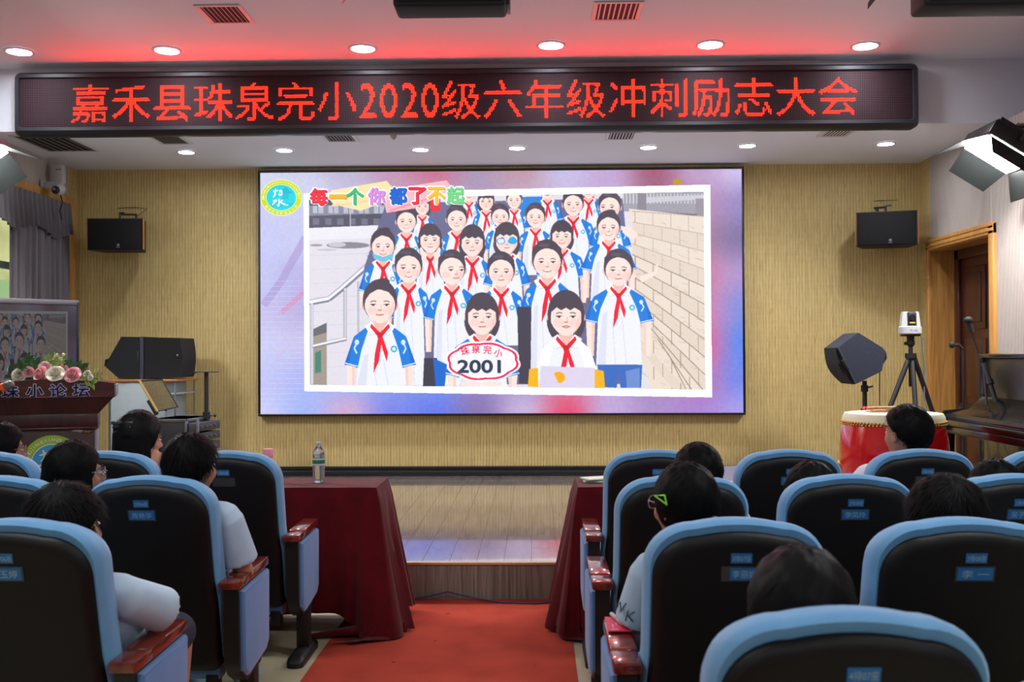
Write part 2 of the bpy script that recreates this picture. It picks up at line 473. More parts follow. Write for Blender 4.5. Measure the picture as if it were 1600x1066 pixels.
# the neighbour's facade that shows through the glass
nb = thing('neighbour_building', 'pale green neighbour facade seen through the window beside the curtain', 'building', (XL - 3.2, 7.5, 0))
MB().b2((-.1, -6, -1), (.1, 9, 2.45)).build('lower_facade', mat('facade_green', (172, 196, 156), rough=.9, noise=.1, nscale=2), nb)
MB().b2((-.1, -6, 2.45), (.1, 9, 5)).build('upper_facade', mat('facade_cream', (215, 205, 160), rough=.9, noise=.2, nscale=3), nb)
for k in range(9):
    f = MB(); y = -5 + k * 1.6; f.b2((.1, y, .5), (.13, y + .9, 1.6)); f.build('window', mat('facade_window', (90, 120, 100), rough=.2), nb)

# ---- curtains
M_curt = mat('curtain_grey', (92, 88, 92), rough=0.9, sheen=0.3, noise=0.06, nscale=60, stretch=(1, 1, .1))
def drape(name, ya, yb, ztop, zbot, amp, wl, label, x=XL + .055):
    mb = MB(); n = int((yb - ya) / 0.008); rows = 12; th = 0.004
    for side in (0, 1):
        vs = []
        for j in range(rows + 1):
            t = j / rows
            for i in range(n + 1):
                y = ya + (yb - ya) * i / n
                ph = 2 * PI * y / wl + .5 * math.sin(y * 9) + .25 * t * math.sin(y * 5)
                d = amp * (0.5 + 0.5 * t) * (math.sin(ph) + .35 * math.sin(2.3 * ph + 1))
                vs.append((x + d + side * th, y, ztop + (zbot - ztop) * t))
        fs = [(j * (n + 1) + i, j * (n + 1) + i + 1, (j + 1) * (n + 1) + i + 1, (j + 1) * (n + 1) + i) for j in range(rows) for i in range(n)]
        mb.add(vs, fs)
    o = mb.build(name, M_curt, smooth=80); return tag(o, label, 'curtain')
ycut = at(14, 400, 1).x  # placeholder direction
def ypx(px, X): # depth of a point on the wall X seen in column px
    r = ray(px, 400); return X / (r.x / r.y)
yc = ypx(13, XL + .055)
drape('window_curtain', yc, 9.43, 2.62, 0.35, 0.028, 0.115, 'grey pleated curtain hanging behind the large screen at the window corner')
drape('window_curtain', 5.25, 6.4, 2.62, 0.35, 0.028, 0.115, 'grey pleated curtain at the near end of the window')
def valance():
    mb = MB(); ya, yb = 5.2, 9.37; n = int((yb - ya) / .006); rows = 10; ztop = 2.79
    P = 0.71
    for side in (0, 1):
        vs = []
        for j in range(rows + 1):
            t = j / rows
            for i in range(n + 1):
                y = ya + (yb - ya) * i / n
                u = ((y - 9.06) / P) % 1.0     # drop points at 0, swag belly between
                drop = 0.275 + 0.09 * (abs(2 * u - 1) ** 1.6)
                step = 0.012 * math.floor(math.sin(2 * PI * y / .082) + 1)
                ph = 2 * PI * y / .082
                s = math.sin(ph); saw = (0.7 * s + .3 * math.sin(2 * ph))
                d = (0.010 + 0.020 * t) * saw
                vs.append((XL + .085 + .01 * t + d + side * .004, y + t * .012 * math.cos(ph), ztop - drop * t - step * t))
        fs = [(j * (n + 1) + i, j * (n + 1) + i + 1, (j + 1) * (n + 1) + i + 1, (j + 1) * (n + 1) + i) for j in range(rows) for i in range(n)]
        mb.add(vs, fs)
    o = mb.build('curtain_valance', M_curt, smooth=70); tag(o, 'grey swagged and pleated valance under the wooden window head', 'valance')
valance()
# ============================================================ PICTURE OF THE VIDEO WALL (drawn polygon by polygon, flat screen content)
PW, PH = 1510, 756
def P(px, py):
    """photograph measure on the screen -> picture pixel"""
    u = (px - 407.0) / 753.0
    t = 271 - 7.5 * u; b = 647.5 - 3.0 * u
    return (u * PW, (py - t) / (b - t) * PH)
IMG = np.zeros((PH, PW, 3), dtype=np.float32)
def fill(pts, col, a=1.0, raw=False):
    q = np.array(pts if raw else [P(*p) for p in pts], dtype=np.float64)
    x0, y0 = np.floor(q.min(0)).astype(int); x1, y1 = np.ceil(q.max(0)).astype(int) + 1
    x0 = max(x0, 0); y0 = max(y0, 0); x1 = min(x1, PW); y1 = min(y1, PH)
    if x1 <= x0 or y1 <= y0: return
    X = np.arange(x0, x1) + .5; Y = (np.arange(y0, y1) + .5)[:, None]
    m = np.zeros((y1 - y0, x1 - x0), bool)
    for i in range(len(q)):
        ax, ay = q[i]; bx, by = q[(i + 1) % len(q)]
        if ay == by: continue
        c = ((ay > Y) != (by > Y)) & (X[None, :] < (bx - ax) * (Y - ay) / (by - ay) + ax)
        m ^= c
    reg = IMG[y0:y1, x0:x1]; k = (m * a)[..., None]
    reg[:] = reg * (1 - k) + np.array(col, dtype=np.float32) / 255.0 * k
def ellp(cx, cy, rx_, ry_, col, a=1.0, a0=0, a1=2 * PI, rot=0.0, n=28):
    pts = []
    for i in range(n + 1):
        t = a0 + (a1 - a0) * i / n; dx, dy = rx_ * math.cos(t), ry_ * math.sin(t)
        pts.append((cx + dx * math.cos(rot) - dy * math.sin(rot), cy + dx * math.sin(rot) + dy * math.cos(rot)))
    fill(pts, col, a)
def line(pts, w, col, a=1.0):
    for (x0, y0), (x1, y1) in zip(pts[:-1], pts[1:]):
        L = math.hypot(x1 - x0, y1 - y0) + 1e-9; nx, ny = -(y1 - y0) / L * w / 2, (x1 - x0) / L * w / 2
        fill([(x0 + nx, y0 + ny), (x1 + nx, y1 + ny), (x1 - nx, y1 - ny), (x0 - nx, y0 - ny)], col, a)
def textmask(txt, cx, cy, w, h, off=0.0, rot=0.0):
    v, t = text_tris(txt, off); v = v.copy(); mn, mx = v.min(0), v.max(0); v = (v - (mn + mx) / 2) / (mx - mn) * np.array([w, -h])
    c, s = math.cos(rot), math.sin(rot); v = np.stack([v[:, 0] * c - v[:, 1] * s, v[:, 0] * s + v[:, 1] * c], 1) + np.array([cx, cy])
    return v, t
def draw_text(txt, cx, cy, w, h, col, off=0.0, grow=0.0, rot=0.0, a=1.0):
    v, t = textmask(txt, cx, cy, w, h, off, rot)
    shifts = [(0, 0)] if grow == 0 else [(grow * math.cos(k * PI / 4), grow * math.sin(k * PI / 4)) for k in range(8)]
    for sx, sy in shifts:
        for tr in t: fill([(v[i][0] + sx, v[i][1] + sy) for i in tr], col, a)
# blurred backdrop: coarse colour grid, smoothly interpolated
grid = [
 [(200,202,228),(196,196,224),(176,168,196),(178,132,160),(186,96,124),(150,128,158),(172,130,146),(186,176,216),(180,150,196),(142,66,92),(172,140,180),(196,180,222)],
 [(190,192,228),(190,192,226),(186,182,212),(170,140,170),(160,130,150),(150,130,160),(165,140,165),(190,170,200),(170,140,185),(110,70,100),(160,110,150),(130,110,170)],
 [(184,188,230),(186,186,226),(180,170,210),(170,150,190),(170,150,180),(170,150,180),(170,150,180),(170,150,180),(170,150,180),(150,110,150),(140,90,120),(96,80,130)],
 [(178,180,226),(170,162,212),(170,150,190),(170,150,190),(170,150,180),(170,150,180),(170,150,180),(170,150,180),(170,150,180),(170,120,150),(190,100,130),(150,120,180)],
 [(180,176,220),(170,158,206),(170,150,190),(170,150,190),(170,150,180),(170,150,180),(170,150,180),(170,150,180),(170,150,180),(180,120,150),(200,100,140),(110,120,200)],
 [(190,190,230),(186,180,220),(170,150,190),(170,150,190),(170,150,180),(170,150,180),(170,150,180),(170,150,180),(170,150,180),(180,120,150),(220,70,110),(80,120,220)],
 [(180,184,232),(160,170,230),(140,160,230),(120,140,220),(110,130,220),(130,110,180),(150,130,190),(190,110,140),(170,140,190),(150,110,170),(170,90,150),(100,120,220)],
 [(190,190,236),(150,170,236),(190,150,190),(110,120,220),(90,110,220),(110,90,150),(180,160,200),(214,70,100),(176,150,200),(150,120,180),(150,110,190),(150,140,220)]]
G = np.array(grid, dtype=np.float32) / 255.0
G = G * .80 + np.array([.18, .18, .19], dtype=np.float32)
gy = np.linspace(0, G.shape[0] - 1.001, PH); gx = np.linspace(0, G.shape[1] - 1.001, PW)
def sm(t): return t * t * (3 - 2 * t)
iy = gy.astype(int); ix = gx.astype(int); fy = sm(gy - iy)[:, None, None]; fx = sm(gx - ix)[None, :, None]
IMG[:] = (G[iy][:, ix] * (1 - fy) * (1 - fx) + G[iy + 1][:, ix] * fy * (1 - fx) + G[iy][:, ix + 1] * (1 - fy) * fx + G[iy + 1][:, ix + 1] * fy * fx)
rs = np.random.RandomState(4)
IMG += (rs.rand(PH // 8 + 1, PW // 8 + 1, 3).repeat(8, 0).repeat(8, 1)[:PH, :PW] - .5) * 0.03
line([(412, 478), (440, 440), (478, 372)], 12, (160, 140, 190), .5); line([(440, 490), (478, 455)], 8, (210, 130, 170), .5)
for k in range(26): line([(408, 440 + k * 8), (476, 440 + k * 8)], .8, (225, 225, 245), .35)
fill([(1054, 280), (1066, 280), (1066, 288), (1054, 288)], (190, 160, 30), .8)
BACK = IMG.copy()
# white photo mount and the photo inside it
fill([(475, 303), (1111.5, 288), (1112, 621), (476, 612)], (252, 254, 255))
PH_IN = [(484, 312), (1101, 298), (1102, 609), (484, 602)]
fill(PH_IN, (218, 214, 224))
fill([(484, 312), (640, 308), (640, 352), (484, 357)], (70, 70, 88)); fill([(484, 322), (610, 320), (610, 334), (484, 338)], (128, 128, 146))
for k in range(5): fill([(490 + k * 24, 322), (506 + k * 24, 322), (506 + k * 24, 334), (490 + k * 24, 334)], (178, 182, 200)); line([(498 + k * 24, 322), (498 + k * 24, 334)], 1, (90, 90, 110))
for k in range(7): fill([(490 + k * 19, 342), (500 + k * 19, 342), (500 + k * 19, 352), (490 + k * 19, 352)], (105, 104, 120))
line([(549, 325), (549, 357)], 1.5, (180, 180, 190))
fill([(484, 357), (600, 352), (600, 372), (484, 376)], (228, 226, 234))
ellp(545, 384, 34, 5, (128, 124, 136)); ellp(528, 383, 14, 4, (190, 188, 196)); ellp(512, 391, 16, 2, (190, 190, 200)); ellp(495, 384, 10, 2, (150, 148, 158))
for k in range(9): line([(486, 400 + k * 22), (600 - k * 6, 396 + k * 22)], .8, (200, 198, 208))
# right: wooden rail above a wall of long cream bricks
fill([(975, 302), (1101, 299), (1101, 340), (975, 330)], (150, 148, 158))
for k in range(24): line([(976 + k * 5.3, 302), (976 + k * 5.3, 318)], 1.6, (206, 205, 214))
fill([(1012, 308), (1101, 304), (1101, 311), (1012, 317)], (196, 194, 204)); fill([(998, 302), (1012, 302), (1012, 333), (998, 333)], (126, 120, 130)); fill([(1088, 310), (1101, 310), (1101, 338), (1088, 338)], (140, 134, 146)); line([(1014, 331), (1090, 336)], 3, (90, 84, 92))
WALLQ = [(985, 326), (1101, 338), (1102, 609), (1018, 609), (1002, 560)]
fill(WALLQ, (226, 213, 200))
for k in range(13):
    ya = 330 + k * 17.0; yb = 338 + k * 27.5
    c = (140, 122, 108) if k > 3 else (180, 164, 152)
    line([(990 if k < 9 else 996 + (k - 9) * 16, ya if k < 9 else ya + (k - 9) * 6), (1101, yb)], 1.3, c)
    for j in range(4):
        f0 = (j + (.5 if k % 2 else 0) + .15) / 4.0
        x = 990 + 111 * f0; y = ya + (yb - ya) * f0; dy = 17 + 10.5 * f0
        line([(x, y), (x, y + dy)], 1.1, c)
    if k % 2: fill([(990, ya), (1101, yb), (1101, yb + 27), (990, ya + 17)], (206, 190, 176), .35)
for k in range(90):
    x = 992 + 108 * rs.rand(); y = 345 + 255 * rs.rand(); line([(x, y), (x + 4 + 8 * rs.rand(), y + 2 + 3 * rs.rand())], .8, (182, 164, 150), .7)
# left: bin and steel hand rail
fill([(486, 516), (511, 520), (511, 602), (486, 602)], (150, 140, 130)); fill([(493, 552), (502, 548), (502, 582), (493, 584)], (60, 120, 100)); fill([(486, 517), (511, 505), (511, 520), (486, 528)], (90, 90, 96))
def rail(p, w):
    line(p, w, (130, 130, 145)); line([(a, b - w * .1) for a, b in p], w * .62, (232, 232, 242)); line([(a, b + w * .25) for a, b in p], w * .14, (90, 90, 105))
rail([(575, 400), (640, 350)], 5)
rail([(484, 474), (515, 468), (535, 452), (585, 408)], 9)
rail([(488, 474), (488, 602)], 5); rail([(540, 452), (540, 532)], 5); rail([(561, 440), (561, 520)], 3); rail([(489, 542), (542, 530)], 6)
# children, drawn from the back row to the front row
SK = (250, 222, 214); SKD = (232, 186, 176); HR = (60, 50, 62); RED = (232, 44, 56); WH = (232, 234, 246); WHD = (205, 208, 226); BL = (46, 122, 214); BLD = (26, 84, 182)
def kid(cx, cy, w, bot, kind='boy', bw=None, turn=0.0, cut=(SK,), badge=True, smile=1, scarf=True, arms=False, shirt='blue'):
    h = w * 1.28; bw = bw or w * .92; ny = cy + h * .47; sh = ny + w * .30
    # neck, shirt, sleeves
    if kind == 'girl':
        ellp(cx, cy + h * .12, w * .56, h * .56, HR)
    fill([(cx - bw * .62, sh + 4), (cx - w * .25, ny), (cx + w * .25, ny), (cx + bw * .62, sh + 4), (cx + bw * .72, bot), (cx - bw * .72, bot)], WH)
    for s in (-1, 1):
        fill([(cx + s * w * .30, ny + 2), (cx + s * bw * .78, sh + w * .10), (cx + s * bw * 1.08, sh + w * .95), (cx + s * bw * .68, sh + w * 1.05), (cx + s * bw * .56, sh + w * .5)], BL if shirt == 'blue' else (244, 240, 246))
        if shirt == 'blue':
            fill([(cx + s * bw * .80, sh + w * .14), (cx + s * bw * 1.08, sh + w * .95), (cx + s * bw * .94, sh + w * .98)], BLD, .6)
            line([(cx + s * bw * .68, sh + w * 1.0), (cx + s * bw * 1.07, sh + w * .90)], w * .035, (225, 235, 255))
            ellp(cx + s * bw * .70, sh + w * .28, w * .07, w * .08, (214, 228, 250)); line([(cx + s * bw * .70, sh + w * .30), (cx + s * bw * .78, sh + w * .46), (cx + s * bw * .70, sh + w * .62)], w * .05, (214, 228, 250))
        if arms or bot > sh + w * 1.15:
            fill([(cx + s * bw * .74, sh + w * 1.02), (cx + s * bw * 1.02, sh + w * .95), (cx + s * bw * .98, min(bot, sh + w * 2.2)), (cx + s * bw * .78, min(bot, sh + w * 2.2))], SK)
            fill([(cx + s * bw * .76, sh + w * 1.02), (cx + s * bw * .84, sh + w * 1.0), (cx + s * bw * .84, min(bot, sh + w * 2.2)), (cx + s * bw * .78, min(bot, sh + w * 2.2))], SKD, .6)
    fill([(cx - bw * .5, sh + w * .7), (cx - bw * .35, sh + w * .6), (cx - bw * .42, bot), (cx - bw * .7, bot)], WHD, .6)
    line([(cx + bw * .1, sh + w * .8), (cx + bw * .25, bot)], w * .03, WHD, .8); line([(cx - bw * .2, sh + w * .9), (cx - bw * .1, bot)], w * .03, WHD, .8)
    fill([(cx - w * .2, cy + h * .3), (cx + w * .2, cy + h * .3), (cx + w * .22, ny + w * .15), (cx, ny + w * .30), (cx - w * .22, ny + w * .15)], SKD)
    # collar and scarf
    for s in (-1, 1): fill([(cx + s * w * .24, ny - w * .04), (cx + s * w * .02, ny + w * .30), (cx + s * w * .30, ny + w * .36), (cx + s * w * .46, ny + w * .10)], (248, 248, 254)); line([(cx + s * w * .02, ny + w * .31), (cx + s * w * .30, ny + w * .37)], w * .03, WHD)
    if scarf:
        for s in (-1, 1): fill([(cx + s * w * .26, ny + w * .02), (cx + s * w * .30, ny + w * .12), (cx + s * w * .04, ny + w * .44), (cx - s * w * .02, ny + w * .32)], RED)
        fill([(cx - w * .09, ny + w * .28), (cx + w * .09, ny + w * .28), (cx + w * .07, ny + w * .46), (cx - w * .07, ny + w * .46)], (200, 26, 40))
        fill([(cx - w * .05, ny + w * .42), (cx + w * .07, ny + w * .42), (cx - w * .04, ny + w * 1.15), (cx - w * .20, ny + w * 1.5), (cx - w * .16, ny + w * .95)], RED)
        fill([(cx + w * .0, ny + w * .42), (cx + w * .08, ny + w * .42), (cx + w * .24, ny + w * .9), (cx + w * .20, ny + w * 1.15), (cx + w * .08, ny + w * .8)], (238, 56, 66))
    if badge:
        bx, by = cx + bw * .42, ny + w * .78; ellp(bx, by, w * .10, w * .10, (70, 170, 220)); ellp(bx, by, w * .055, w * .055, (240, 240, 250))
    # head
    fx = cx + turn * w * .18
    for s in (-1, 1): ellp(cx + s * w * .49, cy + h * .06, w * .07, h * .10, SKD)
    ellp(cx, cy - h * .06, w * .52, h * .50, HR)
    fill([(cx + w * .46 * math.cos(a) * (1 if math.sin(a) < 0 else 1 - .22 * math.sin(a) ** 2), cy + h * .06 + (h * .42 if math.sin(a) > 0 else h * .38) * math.sin(a)) for a in np.linspace(0, 2 * PI, 30)], SK)
    ellp(cx - w * .22, cy + h * .18, w * .16, h * .10, (248, 186, 182), .35); ellp(cx + w * .24, cy + h * .18, w * .15, h * .10, (248, 186, 182), .35)
    fill([(cx + w * .40, cy - h * .05), (cx + w * .46, cy + h * .1), (cx + w * .3, cy + h * .38), (cx + w * .2, cy + h * .44), (cx + w * .3, cy + h * .2)], SKD, .45)
    if kind == 'girl':   # fringe and side locks
        fill([(cx - w * .50, cy - h * .02), (cx - w * .46, cy - h * .3), (cx - w * .2, cy - h * .46), (cx + w * .2, cy - h * .46), (cx + w * .46, cy - h * .3), (cx + w * .50, cy - h * .02), (cx + w * .38, cy - h * .10), (cx + w * .25, cy - h * .16), (cx + w * .12, cy - h * .10), (cx, cy - h * .16), (cx - w * .14, cy - h * .10), (cx - w * .27, cy - h * .17), (cx - w * .38, cy - h * .09)], HR)
        for s in (-1, 1): fill([(cx + s * w * .43, cy - h * .15), (cx + s * w * .53, cy - h * .1), (cx + s * w * .52, cy + h * .28), (cx + s * w * .44, cy + h * .2)], HR)
    elif kind == 'tied':
        fill([(cx - w * .50, cy + h * .02), (cx - w * .47, cy - h * .3), (cx - w * .2, cy - h * .48), (cx + w * .2, cy - h * .48), (cx + w * .47, cy - h * .3), (cx + w * .50, cy + h * .02), (cx + w * .42, cy - h * .12), (cx + w * .25, cy - h * .26), (cx - w * .05, cy - h * .33), (cx - w * .3, cy - h * .22), (cx - w * .43, cy - h * .08)], HR)
        ellp(cx + w * .1, cy - h * .5, w * .2, h * .08, HR)
    else:
        fill([(cx - w * .50, cy - h * .03), (cx - w * .50, cy - h * .3), (cx - w * .25, cy - h * .52), (cx + w * .2, cy - h * .52), (cx + w * .48, cy - h * .32), (cx + w * .50, cy - h * .03), (cx + w * .44, cy - h * .16), (cx + w * .36, cy - h * .28), (cx + w * .15, cy - h * .29), (cx - w * .02, cy - h * .33), (cx - w * .2, cy - h * .28), (cx - w * .38, cy - h * .28), (cx - w * .44, cy - h * .14)], HR)
        ellp(cx - w * .1, cy - h * .40, w * .2, h * .05, (92, 84, 100), .5)
    e = w * .2
    for s in (-1, 1):
        ex = fx + s * e
        line([(ex - w * .09, cy - h * (.035 if s > 0 else .02)), (ex, cy - h * .05), (ex + w * .09, cy - h * (.02 if s > 0 else .035))], w * .03, (120, 92, 92))
        ellp(ex, cy + h * .045, w * .075, h * .022, (250, 246, 246)); ellp(ex, cy + h * .045, w * .042, h * .026, (34, 26, 34)); line([(ex - w * .09, cy + h * .035), (ex + w * .085, cy + h * .03)], w * .022, (60, 40, 44))
    ellp(fx, cy + h * .17, w * .07, h * .022, (216, 150, 140)); line([(fx + w * .03, cy + h * .05), (fx + w * .045, cy + h * .15)], w * .03, (228, 182, 170))
    if smile == 1:
        ellp(fx, cy + h * .26, w * .15, h * .055, (206, 92, 96), 1, 0, PI); ellp(fx, cy + h * .265, w * .115, h * .028, (252, 248, 246), 1, 0, PI)
    elif smile == 0: line([(fx - w * .12, cy + h * .275), (fx, cy + h * .285), (fx + w * .12, cy + h * .27)], w * .035, (206, 104, 104))
    else: fill([(fx - w * .14, cy + h * .27), (fx, cy + h * .24), (fx + w * .14, cy + h * .27), (fx, cy + h * .31)], (206, 92, 96)); fill([(fx - w * .09, cy + h * .268), (fx + w * .09, cy + h * .268), (fx, cy + h * .288)], (250, 246, 246))
fill([(605, 318), (975, 310), (985, 420), (990, 600), (620, 602), (570, 420)], (96, 96, 130))
fill([(640, 312), (690, 311), (690, 330), (640, 332)], (238, 60, 70)); fill([(815, 308), (850, 307), (850, 330), (815, 330)], (60, 130, 214)); fill([(905, 306), (930, 305), (935, 330), (905, 330)], (230, 60, 70))
kid(662, 322, 24, 380, 'girl', smile=0); kid(735, 300, 24, 360); kid(762, 314, 25, 380, 'girl', smile=0); kid(806, 312, 24, 380); kid(858, 296, 25, 380, 'tied'); kid(922, 294, 26, 370)
kid(637, 345, 32, 440, smile=1, bw=34); kid(716, 342, 32, 440, smile=0); kid(784, 338, 28, 420, smile=0); kid(839, 338, 30, 430, smile=0, bw=30); kid(898, 318, 32, 420, bw=36); kid(955, 322, 34, 430, turn=-.6)
fill([(968, 352), (988, 356), (998, 366), (992, 376), (982, 370)], SK)
kid(600, 384, 38, 480, 'tied', bw=36); fill([(583, 396), (600, 402), (617, 396), (615, 405), (600, 410), (586, 405)], (120, 190, 220))
kid(674, 374, 35, 480, 'girl', smile=0); kid(740, 378, 38, 480, 'girl', smile=0, bw=38)
for s in (-1, 1): fill([(674 + s * 6, 398), (674 + s * 14, 386), (674 + s * 17, 390), (674 + s * 12, 412), (674 + s * 5, 412)], SK)
kid(794, 374, 38, 480, 'girl', smile=0)
for s in (-1, 1): ellp(794 + s * 9, 377, 7, 5, (90, 150, 220)); ellp(794 + s * 9, 377, 5.6, 3.8, (220, 226, 240))
ellp(803, 376, 6, 6, (60, 170, 226))
kid(880, 368, 34, 480, 'girl', bw=38); kid(953, 354, 36, 470, 'tied', bw=40)
kid(640, 417, 42, 602, bw=36); kid(708, 420, 42, 602, turn=.9, smile=0, bw=42); kid(785, 423, 42, 540, smile=0, bw=40); kid(857, 407, 46, 602, bw=42)
fill([(1000, 432), (1024, 424), (1028, 416), (1022, 410), (1030, 414), (1026, 430), (1004, 442)], SK)
kid(968, 420, 44, 580, bw=50, smile=0, arms=True)
fill([(934, 570), (1004, 570), (1002, 606), (970, 606), (968, 584), (964, 606), (940, 605)], (70, 106, 180)); fill([(978, 580), (1000, 575), (1000, 606), (980, 606)], (110, 140, 200))
fill([(810, 480), (832, 480), (830, 600), (812, 600)], (50, 46, 60)); fill([(664, 560), (684, 560), (686, 604), (662, 604)], (44, 42, 56)); fill([(678, 560), (700, 570), (696, 604), (682, 604)], (52, 104, 196))
kid(595, 474, 52, 603, 'tied', bw=52, smile=0)
kid(755, 493, 50, 606, 'girl', bw=54, smile=0)
kid(886, 492, 54, 606, 'girl', bw=48, smile=-1, shirt='plain', badge=False)
fill([(828, 577), (842, 575), (842, 605), (826, 604)], (250, 176, 46)); fill([(930, 577), (944, 580), (946, 606), (930, 606)], (250, 176, 46)); fill([(846, 572), (930, 575), (930, 606), (844, 606)], (214, 206, 228)); ellp(874, 590, 10, 9, (250, 170, 60), 1, -2.4, 1.6)
# flower shaped sign board
pts = []
for i in range(72):
    a = 2 * PI * i / 72; r = 1 + .07 * abs(math.sin(4 * a + .4)); pts.append((756 + 53 * r * math.cos(a), 565 + 28 * r * math.sin(a)))
fill([(756 + (x - 756) * 1.06, 565 + (y - 565) * 1.10) for x, y in pts], (250, 246, 250)); fill(pts, (232, 60, 90)); fill([(756 + (x - 756) * .94, 565 + (y - 565) * .90) for x, y in pts], (240, 238, 246))
for ch, x, y, r in (('珠', 728, 549, -.25), ('泉', 745, 546, -.08), ('完', 763, 547, .08), ('小', 780, 552, .25)): draw_text(ch, x, y, 13, 13, (226, 60, 84), .01, rot=r)
draw_text('2001', 750, 573, 66, 19, (30, 44, 70), .0, grow=.9)
for s in (-1, 1): ellp(754 + s * 16, 600, 16, 4, SK)
# crop mask: everything that spilled over the mount is redrawn
def bar(q, c): fill(q, c)
bar([(475, 303), (1111.5, 288), (1111, 299), (484, 312)], (252, 254, 255)); bar([(475, 602), (1112, 609), (1112, 621), (476, 612)], (252, 254, 255))
fill([(475, 303), (484, 303), (484, 612), (476, 612)], (252, 254, 255)); fill([(1101, 290), (1111.5, 288), (1112, 621), (1102, 621)], (252, 254, 255))
# soften the photo a little, then redraw whatever spilled outside the mount
for _ in range(2):
    IMG[1:-1, 1:-1] = IMG[1:-1, 1:-1] * .5 + (IMG[:-2, 1:-1] + IMG[2:, 1:-1] + IMG[1:-1, :-2] + IMG[1:-1, 2:]) * .125
IMG += (rs.rand(PH // 2, PW // 2, 1).repeat(2, 0).repeat(2, 1) - .5) * 0.035
IMG *= .94; IMG += .06
Yg, Xg = np.mgrid[0:PH, 0:PW]; Yg = Yg + .5; Xg = Xg + .5
mq = [P(475, 303), P(1111.5, 288), P(1112, 621), P(476, 612)]
inside = np.ones((PH, PW), bool)
for i in range(4):
    (ax, ay), (bx, by) = mq[i], mq[(i + 1) % 4]
    inside &= ((bx - ax) * (Yg - ay) - (by - ay) * (Xg - ax)) >= 0
IMG[~inside] = BACK[~inside]
# brush strokes and title
fill([(520, 298), (606, 283), (614, 292), (620, 300), (598, 318), (565, 330), (522, 320), (512, 306)], (252, 226, 180)); fill([(612, 296), (700, 282), (706, 290), (704, 300), (650, 326), (606, 333), (602, 318)], (252, 190, 196)); line([(520, 322), (600, 312)], 3, (252, 214, 170)); line([(610, 330), (690, 305)], 3, (250, 160, 176))
title = (('每', 499, (238, 84, 92)), ('一', 529, (244, 178, 50)), ('个', 556, (84, 184, 120)), ('你', 590, (214, 150, 220)), ('都', 624, (44, 104, 206)), ('了', 654, (234, 84, 96)), ('不', 684, (250, 190, 70)), ('起', 714, (124, 210, 140)))
for ch, x, c in title:
    y = 308 - (x - 499) * .012; hh = 25 if ch != '一' else 5
    draw_text(ch, x, y, 26, hh, (252, 252, 255), 0, grow=3.2)
for ch, x, c in title:
    y = 308 - (x - 499) * .012; hh = 25 if ch != '一' else 5
    draw_text(ch, x + 1, y + 1.2, 26, hh, tuple(int(q * .8) for q in c), 0, grow=1.0); draw_text(ch, x, y, 26, hh, c, 0, grow=1.0)
# school emblem on the screen
ellp(440, 309.5, 33, 28.5, (236, 240, 200)); ellp(440, 309.5, 32, 27.5, (200, 214, 66)); ellp(440, 309.5, 24.5, 21, (226, 240, 200)); ellp(440, 309.5, 23.5, 20, (54, 208, 222))
for i, ch in enumerate('JIAHEXIANZHUQUANWANXIAO'):
    a = PI + .25 - .02 + i * (PI + .3) / 23 - .35; draw_text(ch, 440 + 28.5 * math.cos(a), 309.5 + 24.3 * math.sin(a), 2.6, 3.2, (244, 248, 220), .02, rot=a + PI / 2)
for i, ch in enumerate('嘉禾县珠泉完全小学'):
    a = PI - .62 - i * (PI - 1.24) / 8; draw_text(ch, 440 + 28.5 * math.cos(a), 309.5 + 24.3 * math.sin(a), 4.4, 4.2, (244, 248, 220), .0, rot=a - PI / 2)
fill([(440, 301), (447, 292), (454, 301)], (30, 180, 206)); fill([(442, 301), (452, 301), (452, 312), (442, 312)], (40, 190, 212)); fill([(437, 303), (458, 303), (455, 299), (440, 299)], (30, 180, 206)); fill([(420, 318), (460, 318), (456, 324), (426, 324)], (40, 190, 212), .8)
for st_ in ([(431, 296), (430, 305)], [(427, 300), (435, 298)], [(431, 305), (427, 309)], [(438, 298), (437, 306), (441, 305), (441, 299), (438, 298)], [(437, 311), (436, 323), (433, 321)], [(427, 315), (433, 313), (426, 321)], [(442, 313), (438, 317), (446, 320)]): line(st_, 2.2, (255, 255, 255))
draw_text('1904', 447, 321, 8, 3, (250, 255, 255), .02)
# LED module scan lines
IMG[::4] *= 0.985
np.clip(IMG, 0, 1, out=IMG)
def make_image(name, arr):
    h, w, _ = arr.shape
    im = bpy.data.images.new(name, w, h, alpha=False)
    buf = np.ones((h, w, 4), dtype=np.float32); buf[..., :3] = arr[::-1]
    im.pixels.foreach_set(buf.ravel()); im.update(); im.pack()
    return im
SCREEN_IMG = make_image('screen_picture', IMG)
def screen_mat(name, strength, sat=1.0, gloss=0.3, tint=(1, 1, 1)):
    m = bpy.data.materials.new(name); m.use_nodes = True; nt = m.node_tree; b = nt.nodes['Principled BSDF']
    b.inputs['Base Color'].default_value = (0.012, 0.012, 0.014, 1); b.inputs['Roughness'].default_value = gloss
    t = N(nt, 'ShaderNodeTexImage'); t.image = SCREEN_IMG; t.interpolation = 'Linear'; t.extension = 'EXTEND'
    h = N(nt, 'ShaderNodeHueSaturation'); h.inputs['Saturation'].default_value = sat
    nt.links.new(t.outputs[0], h.inputs['Color']); nt.links.new(h.outputs[0], b.inputs['Emission Color']); b.inputs['Emission Strength'].default_value = strength
    return m
def uvquad(name, pts, material, parent, th=0.0):
    me = bpy.data.meshes.new(name); me.from_pydata([tuple(p) for p in pts], [], [(0, 1, 2, 3)]); me.materials.append(material)
    uv = me.uv_layers.new(name='UVMap')
    for i, c in enumerate(((0, 0), (1, 0), (1, 1), (0, 1))): uv.data[i].uv = c
    o = bpy.data.objects.new(name, me); COL.objects.link(o); o.parent = parent; return o
